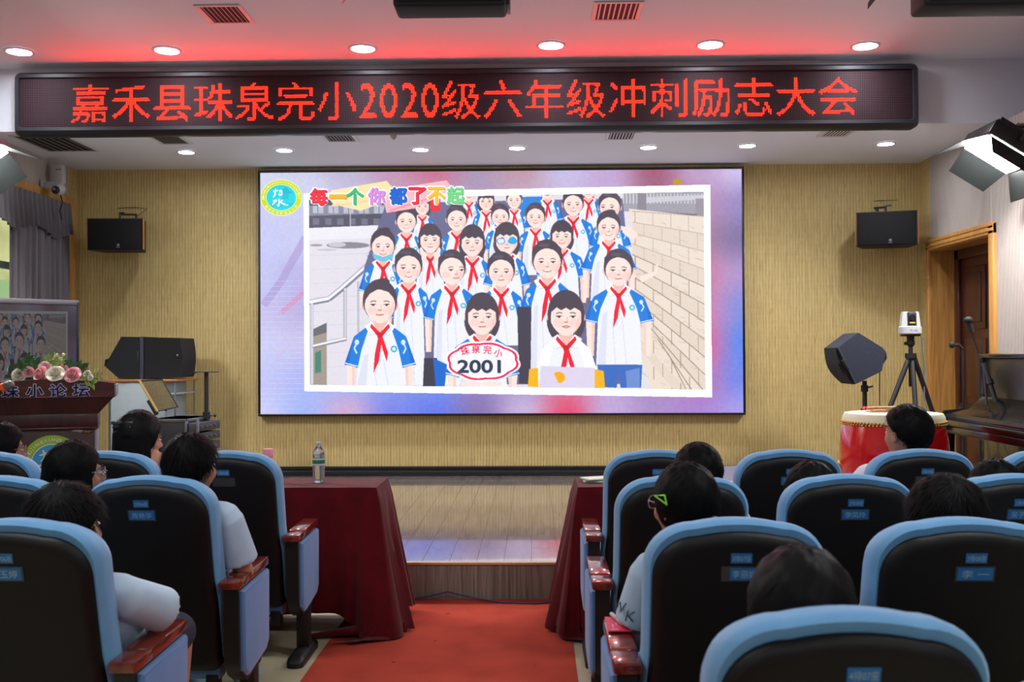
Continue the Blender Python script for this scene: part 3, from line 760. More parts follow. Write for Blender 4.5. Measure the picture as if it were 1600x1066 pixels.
# ============================================================ VIDEO WALL, LED SIGN, CEILING FITTINGS
M_frame = mat('screen_bezel', (14, 14, 18), rough=0.35)
M_dark = mat('matte_black', (16, 16, 18), rough=0.7)
M_white = mat('white_plastic', (178, 177, 176), rough=0.45)
M_wmetal = mat('white_metal', (205, 202, 204), rough=0.4)
M_steel = mat('steel', (150, 150, 155), rough=0.3, metal=1)
M_dsteel = mat('dark_steel', (70, 70, 74), rough=0.4, metal=0.8)

ysf = YW - 0.09
tl, tr, br, bl = at(407, 271, ysf), at(1160, 263.5, ysf), at(1160, 644.5, ysf), at(407, 647.5, ysf)
sx0, sx1 = (tl.x + bl.x) / 2, (tr.x + br.x) / 2; sz0, sz1 = (bl.z + br.z) / 2, (tl.z + tr.z) / 2
vw = thing('video_wall', 'large LED video wall showing a class photo of children in red scarves', 'screen', ((sx0 + sx1) / 2, YW - .05, sz0))
def loc(o, root):
    for v in o.data.vertices: v.co -= Vector(root.location)
    return o
mb = MB(); b = .022
mb.b2((sx0 - b, ysf + .006, sz0 - b), (sx1 + b, YW, sz1 + b))
loc(mb.build('cabinet', M_frame, vw), vw)
for q in (((sx0 - b, ysf - .012, sz0 - b), (sx1 + b, ysf + .006, sz0)), ((sx0 - b, ysf - .012, sz1), (sx1 + b, ysf + .006, sz1 + b)), ((sx0 - b, ysf - .012, sz0), (sx0, ysf + .006, sz1)), ((sx1, ysf - .012, sz0), (sx1 + b, ysf + .006, sz1))):
    loc(MB().rb2(q[0], q[1], .004).build('bezel', M_frame, vw), vw)
M_screen = screen_mat('video_wall_picture', 1.12, sat=1.12, gloss=0.5)
loc(uvquad('picture', [(sx0, ysf, sz0), (sx1, ysf, sz0), (sx1, ysf, sz1), (sx0, ysf, sz1)], M_screen, vw), vw)

# ---- LED message sign on the bulkhead
YSG = YB - 0.16
gl, gr = at(23, 160, YSG).x - .03, at(1433.5, 148, YSG).x + .03
gz0, gz1 = at(727, 204, YSG).z, at(727, 103, YSG).z
gx, gz = (gl + gr) / 2, (gz0 + gz1) / 2; gw, gh = gr - gl, gz1 - gz0
sg = thing('led_message_sign', 'long black LED message sign with glowing red Chinese characters under the ceiling', 'sign', (gx, YB, gz))
M_bez = mat('anodised_bezel', (30, 30, 35), rough=0.45, spec=.35)
rings = []
for (ins, y) in ((0.012, 0), (0.0, -.02), (0.0, -.10), (.012, -.125), (.03, -.16), (.055, -.157), (.06, -.135)):
    rings.append([(a, y, c) for a, c in rrect(gw - 2 * ins, gh - 2 * ins, max(.012, .05 - ins * .6), 5)])
mb = MB(); mb.loft(rings, cap=False); mb.build('housing', M_bez, sg, smooth=40)
mb = MB(); mb.b2((-gw / 2 + .02, -.12, -gh / 2 + .02), (gw / 2 - .02, 0, gh / 2 - .02)); mb.build('back_box', M_black, sg)
# unlit dot field
m = bpy.data.materials.new('led_dot_field'); m.use_nodes = True; nt = m.node_tree; bb = nt.nodes['Principled BSDF']
PITCH_D = (at(1344, 150, YSG).x - at(107, 160, YSG).x) / 456.0
tc = N(nt, 'ShaderNodeTexCoord'); sp = N(nt, 'ShaderNodeSeparateXYZ'); nt.links.new(tc.outputs['Object'], sp.inputs[0])
def sinn(sock):
    a = N(nt, 'ShaderNodeMath', operation='MULTIPLY'); a.inputs[1].default_value = 2 * PI / PITCH_D; nt.links.new(sock, a.inputs[0])
    c = N(nt, 'ShaderNodeMath', operation='COSINE'); nt.links.new(a.outputs[0], c.inputs[0]); return c.outputs[0]
ad = N(nt, 'ShaderNodeMath', operation='ADD'); nt.links.new(sinn(sp.outputs[0]), ad.inputs[0]); nt.links.new(sinn(sp.outputs[2]), ad.inputs[1])
rp = N(nt, 'ShaderNodeMapRange'); rp.inputs['From Min'].default_value = .7; rp.inputs['From Max'].default_value = 1.6; nt.links.new(ad.outputs[0], rp.inputs[0])
mx = N(nt, 'ShaderNodeMix', data_type='RGBA'); mx.inputs['A'].default_value = srgb(22, 8, 12); mx.inputs['B'].default_value = srgb(84, 58, 66); nt.links.new(rp.outputs[0], mx.inputs['Factor'])
nt.links.new(mx.outputs['Result'], bb.inputs['Base Color']); bb.inputs['Roughness'].default_value = .7; bb.inputs['Specular IOR Level'].default_value = .15
MB().b2((-gw / 2 + .055, -.136, -gh / 2 + .05), (gw / 2 - .055, -.12, gh / 2 - .05)).build('display_panel', m, sg)
# lit dots: characters rasterised on the module grid
def dots(ch, wcell, h=24):
    v, t = text_tris(ch); v = v.copy()
    wide = wcell == 24
    v = (v - np.array([0.5, 0.38]) if wide else v - np.array([0.25, 0.345])) * (np.array([h, h]) if wide else np.array([h * .92, h * 1.20]))
    out = set(); S = 3
    cnt = {}
    for tr in t:
        q = v[tr]; x0, y0 = np.floor(q.min(0) * S).astype(int); x1, y1 = np.ceil(q.max(0) * S).astype(int) + 1
        X, Y = np.meshgrid((np.arange(x0, x1) + .5) / S, (np.arange(y0, y1) + .5) / S)
        (ax, ay), (bx, by), (cx_, cy_) = q
        d = (by - cy_) * (ax - cx_) + (cx_ - bx) * (ay - cy_)
        if abs(d) < 1e-9: continue
        l1 = ((by - cy_) * (X - cx_) + (cx_ - bx) * (Y - cy_)) / d; l2 = ((cy_ - ay) * (X - cx_) + (ax - cx_) * (Y - cy_)) / d
        k = (l1 >= 0) & (l2 >= 0) & (l1 + l2 <= 1)
        for x, y in zip(X[k], Y[k]): cnt.setdefault((math.floor(x), math.floor(y)), set()).add((round(x * S * 2), round(y * S * 2)))
    return {p for p, c in cnt.items() if len(c) >= 5}
cur = at(107, 160, YSG).x - gx
CHARZ = (at(727, 155, YSG).z - gz)
M_led = emit_mat('lit_led', (1.0, 0.0032, 0.0011), 72.0)
M_led_node = M_led
for ch in '嘉禾县珠泉完小2020级六年级冲刺励志大会':
    wc = 12 if ch.isdigit() else 24
    mb = MB(); r = PITCH_D * 0.31
    for (dx, dy) in sorted(dots(ch, wc)):
        if abs(dy) > 14: continue
        x = round((cur + (wc / 2 + dx + .5) * PITCH_D) / PITCH_D) * PITCH_D; z = round((CHARZ + (dy + .5) * PITCH_D) / PITCH_D) * PITCH_D
        pts = [(x + r * math.cos(k * PI / 3), -.1385, z + r * math.sin(k * PI / 3)) for k in range(6)]
        mb.add(pts + [(x, -.141, z)], [(k, (k + 1) % 6, 6) for k in range(6)])
    mb.build('lit_character', M_led, sg, smooth=0, kind='stuff', fixn=False)
    cur += wc * PITCH_D

# ---- round downlights
M_lamp = emit_mat('downlight_lens', (0.88, 0.93, 1.0), 160.0)
def make_downlight(label, p, r, group, watt=40):
    t = thing('downlight', label, 'ceiling light', p, 0, group)
    mb = MB(); mb.lathe([(r * 1.28, 0), (r * 1.26, -.006), (r * 1.02, -.010), (r, -.004), (r * .96, 0)], n=28, cap=False); mb.build('trim_ring', M_wmetal, t)
    sd = bpy.data.lights.new('downlight_beam', 'SPOT'); sd.energy = watt; sd.spot_size = math.radians(125); sd.spot_blend = 1.0; sd.shadow_soft_size = r * .7; sd.color = (.90, .94, 1.0)
    so_ = bpy.data.objects.new('downlight_beam', sd); so_.location = (0, 0, -.02 - r * .0); COL.objects.link(so_); so_.parent = t
    mb = MB(); mb.lathe([(.001, -.006), (r * .7, -.0065), (r * .985, -.005)], n=28, cap=False); mb.build('lens', M_lamp, t)
ORD = ['first', 'second', 'third', 'fourth', 'fifth', 'sixth', 'seventh']
for i, (px, py) in enumerate(((30, 80), (261, 78), (567, 75), (861, 70), (1110, 69), (1352, 71))):
    p = atz(px, py, ZU - .002); make_downlight(f'round recessed downlight in the red-lit hall ceiling above the sign, {ORD[i]} from the left', p, .088, 'downlights above the sign')
for i, (px, py) in enumerate(((291, 237), (444, 234), (657, 233), (808, 230.5), (1013, 229.5), (1168, 227), (1384, 224))):
    p = atz(px, py, ZL - .002); make_downlight(f'small round downlight in the stage ceiling under the sign, {ORD[i]} from the left', p, .067, 'downlights over the stage')

# ---- air vents
def vent(label, p, w, d, nf, name='air_vent', rot=0):
    t = thing(name, label, 'vent', p, rot)
    mb = MB(); f = .028
    for a, b_ in (((-w/2 - f, -d/2 - f, -.008), (w/2 + f, -d/2, .0)), ((-w/2 - f, d/2, -.008), (w/2 + f, d/2 + f, 0)), ((-w/2 - f, -d/2, -.008), (-w/2, d/2, 0)), ((w/2, -d/2, -.008), (w/2 + f, d/2, 0))): mb.rb2(a, b_, .002, 1)
    mb.build('vent_frame', M_wmetal, t)
    MB().b2((-w/2, -d/2, -.0015), (w/2, d/2, -.0005)).build('duct', M_dark, t)
    for i in range(nf):
        mb = MB()
        if rot == 0 and name == 'air_vent': mb.box((-w/2 + w * (i + .5) / nf, 0, -.005), (w / nf * .32, d, .0015), ry(.6))
        else: mb.box((-w/2 + w * (i + .5) / nf, 0, -.005), (w / nf * .42, d, .0015), ry(.4))
        mb.build('fin', M_wmetal, t)
vent('white air vent in the red-lit hall ceiling near the left end of the sign', atz(352, 22, ZU - .001), .25, .32, 8)
vent('white air vent in the red-lit hall ceiling between the two hanging black boxes', atz(964, 17, ZU - .001), .27, .32, 8)
vent('small air vent in the stage ceiling under the left part of the sign', atz(266, 218, ZL - .001), .22, .3, 8)
vent('small air vent in the stage ceiling above the left half of the video wall', atz(530, 214, ZL - .001), .22, .3, 8)
vent('small air vent in the stage ceiling above the right half of the video wall', atz(971, 211, ZL - .001), .20, .28, 8)
vent('small air vent in the stage ceiling half hidden under the right end of the sign', atz(1308, 207, ZL - .001), .20, .25, 8)
pv = atz(92, 226, ZL - .001)
vent('long slatted air conditioning grille in the stage ceiling at the left corner', (pv.x + .0, pv.y - .05, pv.z), .42, .62, 7, name='ceiling_grille')

# ---- stage flood lights with barn doors
M_flood = emit_mat('flood_lens', (0.98, 0.97, 0.96), 150.0)
M_barn = mat('barn_door_metal', (18, 22, 22), rough=.5, metal=.3)
M_barnl = mat('barn_door_pale', (160, 160, 140), rough=.55)
def flood(label, loc_, rot, pole_to, s=1.0):
    t = thing('stage_floodlight', label, 'stage light', loc_, rot)
    W, H = .42 * s, .36 * s
    mb = MB(); mb.rb2((-W/2 - .03, -.12, -H/2 - .03), (W/2 + .03, -.01, H/2 + .03), .012)
    for k in range(9): mb.b2((-W/2 + k * W / 8 - .004, -.16, -H/2), (-W/2 + k * W / 8 + .004, -.12, H/2))
    mb.build('lamp_body', M_black, t)
    MB().b2((-W/2, -.012, -H/2), (W/2, .0, H/2)).build('lens', M_flood, t)
    for (sgn, ax) in ((1, 'x'), (-1, 'x'), (1, 'z'), (-1, 'z')):
        mb = MB()
        if ax == 'z':
            a = rx(sgn * .75) ; L = .2 * s
            q = [Vector((-W/2, 0, 0)), Vector((W/2, 0, 0)), Vector((W/2 + .05, L, 0)), Vector((-W/2 - .05, L, 0))]; base = Vector((0, .0, sgn * (H/2 + .02)))
        else:
            a = rz(-sgn * .75); L = .2 * s
            q = [Vector((0, 0, -H/2)), Vector((0, 0, H/2)), Vector((0, L, H/2 - .03)), Vector((0, L, -H/2 + .03))]; base = Vector((sgn * (W/2 + .02), 0, 0))
        nn = Vector((0, 0, .004)) if ax == 'z' else Vector((.004, 0, 0))
        mb.loft([[a @ p + base for p in q], [a @ (p + nn) + base for p in q]], True)
        mb.build('barn_door', M_barn, t, smooth=0)
    mb = MB(); mb.tube([(-W/2 - .05, -.06, 0), (-W/2 - .06, -.2, 0), (0, -.26, 0), (W/2 + .06, -.2, 0), (W/2 + .05, -.06, 0)], .010); mb.build('yoke', M_dsteel, t)
    R = Euler(rot).to_matrix() if isinstance(rot, tuple) else rz(rot)
    pe = R.transposed() @ (Vector(pole_to) - Vector(loc_))
    mb = MB(); mb.cyl((0, -.26, 0), pe, .016); mb.build('mounting_arm', M_dsteel, t)
    return t
pf = at(1560, 243, 7.35)
flood('bright LED floodlight with open barn doors fixed high on the right wall', pf, (-1.01, 0, 1.57), (XR - .02, 7.2, pf.z + .12), 1.0)
pf = at(-48, 252, 7.0)
flood('LED floodlight with barn doors high on the left wall, cut by the picture edge', pf, (-1.01, 0, -1.57), (XL + .02, 6.9, pf.z + .1), 1.05)

# ---- hanging black boxes near the ceiling, each with a floodlight behind
def hung_box(label, x0, x1, ybot, Y):
    a = at(x0, ybot, Y + .2); b_ = at(x1, ybot, Y + .2)
    t = thing('hanging_speaker', label, 'speaker', ((a.x + b_.x) / 2, Y, a.z))
    w = b_.x - a.x; h = .36
    MB().rb2((-w/2, 0, 0), (w/2, .2, h), .02, 3).build('cabinet', M_dark, t)
    MB().rb2((-w/2 + .02, -.008, .02), (w/2 - .02, .004, h - .02), .006).build('grille', mat('speaker_grille', (13, 13, 15), rough=.9, bump=.5, bscale=400), t)
    for s in (-1, 1):
        mb = MB(); mb.b2((s * w * .3 - .01, .1, h), (s * w * .3 + .01, .13, ZU - a.z)); mb.b2((s * w * .3 - .05, .06, ZU - a.z - .01), (s * w * .3 + .05, .17, ZU - a.z)); mb.build('hanger', M_dsteel, t)
    mb = MB(); mb.rb2((w/2, .05, .02), (w/2 + .02, .2, .2), .003); mb.build('side_bracket', M_dsteel, t)
hung_box('black box speaker hanging from the ceiling above the middle of the sign', 622, 792, 31, 4.9)
hung_box('black box speaker hanging from the ceiling at the top right corner', 1421, 1618, 29, 4.9)
def barn_only(label, px, py, Y, col, rot):
    p = at(px, py, Y)
    t = thing('ceiling_spotlight', label, 'stage light', p, rot)
    MB().rb2((-.12, -.05, .06), (.12, .12, .26), .012).build('lamp_body', M_black, t)
    MB().b2((-.1, -.03, .052), (.1, .1, .06)).build('lens', mat('unlit_lens', (120, 120, 125), rough=.2), t)
    for s in (-1, 1):
        mb = MB(); q = [Vector((s * .12, -.05, .06)), Vector((s * .12, .12, .06)), Vector((s * .19, .09, -.035)), Vector((s * .19, -.02, -.035))]
        mb.loft([q, [v + Vector((s * .003, 0, .001)) for v in q]], True); mb.build('barn_door', col, t, smooth=0)
    mb = MB(); mb.cyl((0, .03, .26), (0, .03, ZU - p.z), .015); mb.build('mounting_arm', M_dsteel, t)
barn_only('small ceiling spotlight with barn doors left of the middle hanging box', 588, -6, 6.0, mat('barn_door_red', (190, 120, 120), rough=.5), .3)
barn_only('small ceiling spotlight with barn doors left of the right hanging box', 1410, -8, 6.0, M_barn, -.3)

# ---- projector screen slot under the sign and tiny dome
t = thing('ceiling_sensor', 'tiny beige wedge-shaped sensor on the stage ceiling behind the sign', 'sensor', atz(615, 208, ZL))
MB().stack([(0, 0, 0), (0, 0, -.04), (0, 0, -.055)], [.035, .022, .004], 12).build('sensor_body', mat('beige_plastic', (170, 160, 140), rough=.6), t)

# ---- wall speakers
M_spk = mat('speaker_paint', (18, 18, 20), rough=.6)
M_grl = mat('speaker_cloth', (15, 15, 17), rough=.95, bump=.6, bscale=500)
M_cherry = wood_mat('speaker_side_wood', (140, 84, 44), (176, 112, 62), scale=(20, 20, 2), rough=.4)
def wall_speaker(label, x0, y0, x1, y1, yaw, Y):
    a = at(x0, y1, Y); b_ = at(x1, y0, Y); w = b_.x - a.x; h = b_.z - a.z
    t = thing('wall_speaker', label, 'speaker', ((a.x + b_.x) / 2, Y, a.z), yaw)
    d = .27
    mb = MB(); mb.prism([(-w/2, 0), (w/2, 0), (w/2 - .07, d), (-w/2 + .07, d)], 0, h, 'z'); mb.build('cabinet', M_spk, t)
    MB().rb2((-w/2 + .022, -.012, .008), (w/2 - .022, .003, h - .008), .005).build('grille', M_grl, t)
    for s in (-1, 1): MB().rb2((s * w/2 - .004 * (1 + s), -.014, .004), (s * w/2 + .004 * (1 - s), .02, h - .004), .003).build('wood_cheek', M_cherry, t)
    mb = MB(); mb.ell((0.03, -.014, .045), (.016, .003, .014), 10, 6); mb.rb2((.012, -.016, .02), (.048, -.012, .028), .002); mb.build('badge', M_steel, t)
    mb = MB(); dy = YW - Y
    mb.cyl((.0, .13, h), (.0, .13, h + .07), .010); mb.cyl((0, .13, h + .055), (-.09 if yaw < 0 else .09, dy * .7, h + .075), .010); mb.cyl((0, .10, h + .065), (.05, .10, h + .065), .006); mb.cyl((-.09 if yaw < 0 else .09, dy * .7, h + .075), (-.05 if yaw < 0 else .05, dy + .01, h + .07), .010); mb.rb2((-.05, .09, h), (.05, .17, h + .008), .002)
    mb.build('bracket', M_dsteel, t)
    mb = MB(); s = -1 if yaw < 0 else 1
    mb.tube([(s * .05, dy - .004, h + .07), (s * .16, dy - .01, h + .15), (s * .04, dy - .01, h + .16), (-s * .12, dy - .01, h + .155)], .003, 5); mb.build('wire', M_dark, t)
wall_speaker('black rectangular wall speaker with wooden edges, left of the video wall', 136, 341, 224, 391, .05, YW - .42)
wall_speaker('black rectangular wall speaker with wooden edges, right of the video wall', 1339, 330, 1432, 384, -.28, YW - .42)

# ---- camera and white box in the left corner
pc = at(97, 268, 9.35)
t = thing('wall_control_box', 'white plastic box with red print on the left wall under the ceiling', 'box', (XL + .1, 9.12, at(97, 282, 9.12).z))
MB().rb2((-.055, -.05, -.03), (.055, .03, .14), .01).build('box_body', M_white, t)
for k in range(3): MB().b2((-.005 + .018 * k, -.0515, .085), (.006 + .018 * k, -.049, .097)).build('print', mat('red_print', (190, 50, 40), rough=.6), t)
t = thing('security_camera', 'white security camera with black lens on the left wall beside the curtain', 'camera', (XL + .14, 8.98, at(95, 290, 8.98).z))
mb = MB(); mb.rb2((-.13, -.03, -.05), (-.105, .11, .05), .006); mb.rb2((-.11, -.02, -.035), (.06, .05, .035), .02); mb.build('mount', M_white, t)
mb = MB(); mb.ell((.03, -.02, -.035), (.062, .062, .055), 18, 12); mb.build('dome', M_white, t)
mb = MB(); mb.ell((.03, -.07, -.05), (.038, .028, .036), 16, 10); mb.build('lens', M_black, t)
mb = MB(); mb.ell((.025, -.095, -.045), (.016, .008, .014), 10, 8); mb.build('lens_ring', M_steel, t)
mb = MB(); mb.tube([(.04, 0, -.08), (.05, .02, -.15), (.02, .03, -.22), (.03, .05, -.30)], .006, 6); mb.build('cable', M_dark, t)
# ============================================================ STAGE OBJECTS
# ---- TV on a stand at the left, turned towards the hall
R_ = at(122.5, 520, 7.9); tvx, tvy = R_.x, 7.9
yawtv = math.radians(46); Wt, Ht = 1.10, .80
tz1 = at(122, 472, 7.9).z; tz0 = tz1 - Ht
cxm = tvx - Wt / 2 * math.cos(yawtv); cym = tvy - Wt / 2 * math.sin(yawtv)
t = thing('display_on_stand', 'large flat display behind the lectern showing the same class photo dimly', 'television', (cxm, cym, STG), yawtv)
zb = tz0 - STG
MB().rb2((-Wt/2, 0, zb), (Wt/2, .07, zb + Ht), .008).build('housing', M_frame, t)
M_tv = screen_mat('display_picture', 0.10, sat=.8, gloss=.12)
uvquad('picture', [(-Wt/2 + .02, -.0135, zb + .03), (Wt/2 - .02, -.0135, zb + .03), (Wt/2 - .02, -.0135, zb + Ht - .03), (-Wt/2 + .02, -.0135, zb + Ht - .03)], M_tv, t)
for a, b_ in (((-Wt/2, -.018, zb + Ht - .028), (Wt/2, .0, zb + Ht + .012)), ((-Wt/2, -.018, zb - .01), (Wt/2, 0, zb + .03)), ((-Wt/2, -.018, zb), (-Wt/2 + .02, 0, zb + Ht)), ((Wt/2 - .02, -.018, zb), (Wt/2, 0, zb + Ht))):
    MB().rb2(a, b_, .004).build('bezel', M_frame if a[2] < zb + .5 else mat('grey_bezel', (92, 90, 96), rough=.4, metal=.3), t)
mb = MB(); mb.rb2((-.05, .07, .1), (.05, .12, zb + Ht * .6), .006); mb.rb2((-.4, -.15, .05), (.4, .35, .09), .01); mb.rb2((-.3, .05, .5), (.3, .35, .53), .008)
for sx_ in (-.36, .36):
    for sy_ in (-.12, .32): mb.cyl((sx_, sy_, 0), (sx_, sy_, .05), .03, n=12)
mb.build('stand', M_black, t)

# ---- lectern
M_maho = wood_mat('mahogany', (50, 18, 12), (84, 34, 24), scale=(3, 20, 14), rough=.32, coat=.15, wave=1.2)
M_mahov = wood_mat('mahogany_dark', (40, 15, 12), (62, 26, 20), scale=(18, 18, 2), rough=.4, coat=.08, wave=1.2)
YL = 6.45
def lx(px): return at(px, 620, YL).x
def lz(py): return at(90, py, YL).z
cxl = lx(72)
t = thing('lectern', 'dark mahogany lectern with blue Chinese characters on its brow and flowers on top', 'lectern', (cxl, YL, STG), .36)
hw_ = lx(170.5) - cxl; zt = lz(600) - STG; z1_ = lz(621.5) - STG; z2_ = lz(648) - STG; z3_ = lz(671) - STG
mb = MB(); mb.prism([(-hw_, z1_), (hw_, z1_), (hw_, zt), (hw_ * .8, zt + .012), (0, zt + .03), (-hw_ * .8, zt + .012), (-hw_, zt)], 0, .42, 'y'); mb.build('top_board', M_maho, t)
wn = lx(147) - cxl; wn2 = lx(146) - cxl; wb_ = lx(141) - cxl
mb = MB(); mb.loft([[(-wn, .0 + .02, z2_), (wn, .02, z2_), (wn, .36, z2_), (-wn, .36, z2_)], [(-hw_, -.0, z1_), (hw_, -.0, z1_), (hw_, .42, z1_), (-hw_, .42, z1_)]]); mb.build('flare', M_mahov, t)
mb = MB(); mb.rb2((-wn2, .02, z3_), (wn2, .36, z2_), .004); mb.build('neck', M_mahov, t)
mb = MB(); mb.rb2((-wn2 - .004, .005, z3_ - .004), (wn2 + .004, .37, z3_ + .008), .003); mb.rb2((-hw_ - .004, -.006, z1_ - .004), (hw_ + .004, .42, z1_ + .006), .003); mb.build('moulding', M_maho, t)
mb = MB(); mb.rb2((-wb_, .03, .06), (wb_, .34, z3_), .006); mb.build('body', M_mahov, t)
mb = MB(); mb.rb2((-wb_ - .04, -.01, 0), (wb_ + .04, .38, .06), .01); mb.build('plinth', M_maho, t)
mb = MB(); mb.rb2((wb_, .03, .06), (wb_ + .015, .34, z3_ - .01), .003); mb.rb2((hw_, .0, z1_), (hw_ + .012, .4, zt - .01), .003); mb.build('edge_strip', mat('grey_edge', (130, 130, 134), rough=.4), t)
M_lblue = mat('letter_blue', (38, 42, 130), rough=.35); M_lsil = mat('letter_silver', (222, 222, 232), rough=.4)
for ch, px in (('珠', 22), ('小', 56), ('论', 89), ('坛', 122)):
    x = lx(px) - cxl; zc = lz(611) - STG + (.002)
    for k in range(8):
        a = k * PI / 4; lettering(ch, lambda u, v, x=x, zc=zc, a=a: Vector((x + u + .0065 * math.cos(a), -.0035, zc + v + .0065 * math.sin(a))), 1, M_lsil, t, 'letter_outline', box=(.096, .082))
    for k in range(5):
        a = k * 2 * PI / 5; lettering(ch, lambda u, v, x=x, zc=zc, a=a: Vector((x + u + .0018 * math.cos(a), -.006, zc + v + .0018 * math.sin(a))), 1, M_lblue, t, 'letter', box=(.096, .082))
# gold maker's plate
mb = MB(); x = lx(131) - cxl; mb.rb2((x - .03, .022, lz(677) - STG - .008), (x + .03, .03, lz(677) - STG + .008), .002); pl_ = mb.build('name_plate', mat('plate_black', (50, 40, 20), rough=.3), t)
for k in range(2): MB().b2((x - .022 + .0 * k, .0205, lz(677) - STG - .005 + k * .006), (x + .018, .0225, lz(677) - STG - .002 + k * .006)).build('gold_print', mat('gold_print', (190, 150, 50), rough=.3, metal=.6), pl_)
# emblem disc
ex, ez, er = lx(80.5) - cxl, lz(725) - STG, (lx(124) - lx(37)) / 2
M_eg = mat('emblem_green', (150, 190, 50), rough=.4); M_eb = mat('emblem_blue', (64, 160, 214), rough=.4); M_ew = mat('emblem_white', (228, 236, 220), rough=.4)
def disc(r0, r1, y, m_, nm, par=None):
    mb = MB(); n = 64; vs = []
    for k in range(n):
        a = 2 * PI * k / n; vs += [(ex + r0 * math.cos(a), y, ez + r0 * math.sin(a)), (ex + r1 * math.cos(a), y, ez + r1 * math.sin(a))]
    mb.add(vs, [(2 * k, 2 * k + 1, (2 * k + 3) % (2 * n), (2 * k + 2) % (2 * n)) for k in range(n)]); return mb.build(nm, m_, par or em, smooth=0, fixn=False)
mb = MB(); mb.cyl((ex, .03, ez), (ex, .018, ez), er, n=64); em = mb.build('emblem', M_eg, t)
disc(.0001, er * .70, .0165, M_ew, 'inner_rim'); disc(.0001, er * .67, .0155, M_eb, 'inner_disc')
s_ = 'WANSHENGJIAHEXIANZHUQUANWANXIAO'
for i, ch in enumerate(s_):
    a = PI * 1.12 - i * (PI * 1.24) / (len(s_) - 1)
    def Mm(u, v, a=a):
        r = er * .84 + v; aa = a; return Vector((ex + r * math.cos(aa) + u * math.sin(aa), .0155, ez + r * math.sin(aa) - u * math.cos(aa)))
    lettering(ch, Mm, .033, M_ew, em, 'ring_letter')
for i, ch in enumerate('嘉禾县珠泉完全小学'):
    a = -PI + .75 + i * (PI - 1.5) / 8
    def Mm(u, v, a=a):
        r = er * .84 - v; return Vector((ex + r * math.cos(a) - u * math.sin(a), .0155, ez + r * math.sin(a) + u * math.cos(a)))
    lettering(ch, Mm, .045, M_ew, em, 'ring_letter')
def stroke(pts, w):
    mb = MB(); pts = [(ex + a * er, ez + b * er) for a, b in pts]; vs = []
    for i, (a, b) in enumerate(pts):
        p0 = pts[max(0, i - 1)]; p1 = pts[min(len(pts) - 1, i + 1)]; L = math.hypot(p1[0] - p0[0], p1[1] - p0[1]) + 1e-9
        nx, nz = -(p1[1] - p0[1]) / L, (p1[0] - p0[0]) / L; ww = w * er * (1 - .55 * abs(2 * i / (len(pts) - 1) - 1))
        vs += [(a + nx * ww, .0145, b + nz * ww), (a - nx * ww, .0145, b - nz * ww)]
    mb.add(vs, [(2 * i, 2 * i + 1, 2 * i + 3, 2 * i + 2) for i in range(len(pts) - 1)]); mb.build('brush_stroke', M_ew, em, smooth=0, fixn=False)
for q, w_ in (([(-.30, .48), (-.24, .30), (-.28, .12)], .05), ([(-.42, .30), (-.25, .34), (-.12, .40)], .04), ([(-.25, .22), (-.38, .08)], .035), ([(-.02, .34), (.1, .42), (.2, .28), (.08, .14), (-.06, .22), (-.02, .34)], .035), ([(-.30, .0), (-.44, -.05), (-.2, -.1), (-.42, -.34), (-.2, -.28)], .045), ([(-.02, -.02), (0, -.3), (-.02, -.52), (-.14, -.44)], .055), ([(.2, -.02), (.04, -.18), (.3, -.38)], .045)): stroke(q, w_)

# ---- flowers on the lectern
M_pink = mat('petal_pink', (244, 184, 190), rough=.6, noise=.08, nscale=30); M_pinkl = mat('petal_pale_pink', (248, 216, 218), rough=.6, noise=.05); M_wht = mat('petal_white', (240, 238, 222), rough=.6, noise=.04)
M_leaf = mat('leaf_green', (58, 104, 56), rough=.5, noise=.25, nscale=30); M_leafl = mat('leaf_light', (150, 180, 90), rough=.5, noise=.15); M_leafb = mat('leaf_bluish', (52, 88, 72), rough=.5, noise=.2)
def rose(parent, c, r, m_, face):
    """petals in shells around the bud, axis towards face"""
    Z = Vector(face).normalized(); X = Z.orthogonal().normalized(); Yv = Z.cross(X); c = Vector(c)
    first = None
    lay = [(3, .28, .95, .25), (4, .48, .88, .45), (5, .72, .72, .75), (6, .95, .45, 1.05)]
    for li, (n, rr, hh, open_) in enumerate(lay):
        for k in range(n):
            a0 = 2 * PI * k / n + li * .7; mb = MB(); vs = []; U, V = 6, 4; wd = 2 * PI / n * .72
            for j in range(V + 1):
                tt = j / V
                for i in range(U + 1):
                    s2 = i / U * 2 - 1; a = a0 + s2 * wd * (1 - .25 * tt * tt)
                    rad = r * rr * (.35 + .65 * math.sin(min(1, tt * 1.15) * PI / 2)) * (1 + .12 * tt * tt * open_) ; h = r * (hh * tt - .35 + .0 * s2) - r * .18 * open_ * tt ** 3 - r * .12 * s2 * s2 * tt
                    vs.append(c + X * rad * math.cos(a) + Yv * rad * math.sin(a) + Z * h)
            mb.add(vs, [(j * (U + 1) + i, j * (U + 1) + i + 1, (j + 1) * (U + 1) + i + 1, (j + 1) * (U + 1) + i) for j in range(V) for i in range(U)])
            o = mb.build('petal', m_, first or parent, smooth=80, fixn=False)
            if first is None: o.name = 'rose'; first = o
    return first
def leafm(mb, p, d, L, w, up=(0, 0, 1)):
    p = Vector(p); d = Vector(d).normalized(); s = d.cross(Vector(up)); s = s.normalized() if s.length > .01 else Vector((1, 0, 0)); n = s.cross(d)
    q = []
    for tt, ww in ((0, .06), (.25, .75), (.5, 1), (.78, .6), (1, .02)):
        m_ = p + d * L * tt + n * L * (-.25 * tt * tt); q += [m_ - s * w * ww * .5 + n * w * .12 * ww, m_, m_ + s * w * ww * .5 + n * w * .12 * ww]
    mb.add(q, [(3 * i + a, 3 * i + a + 1, 3 * i + a + 4, 3 * i + a + 3) for i in range(4) for a in (0, 1)])
YF = YL + .06
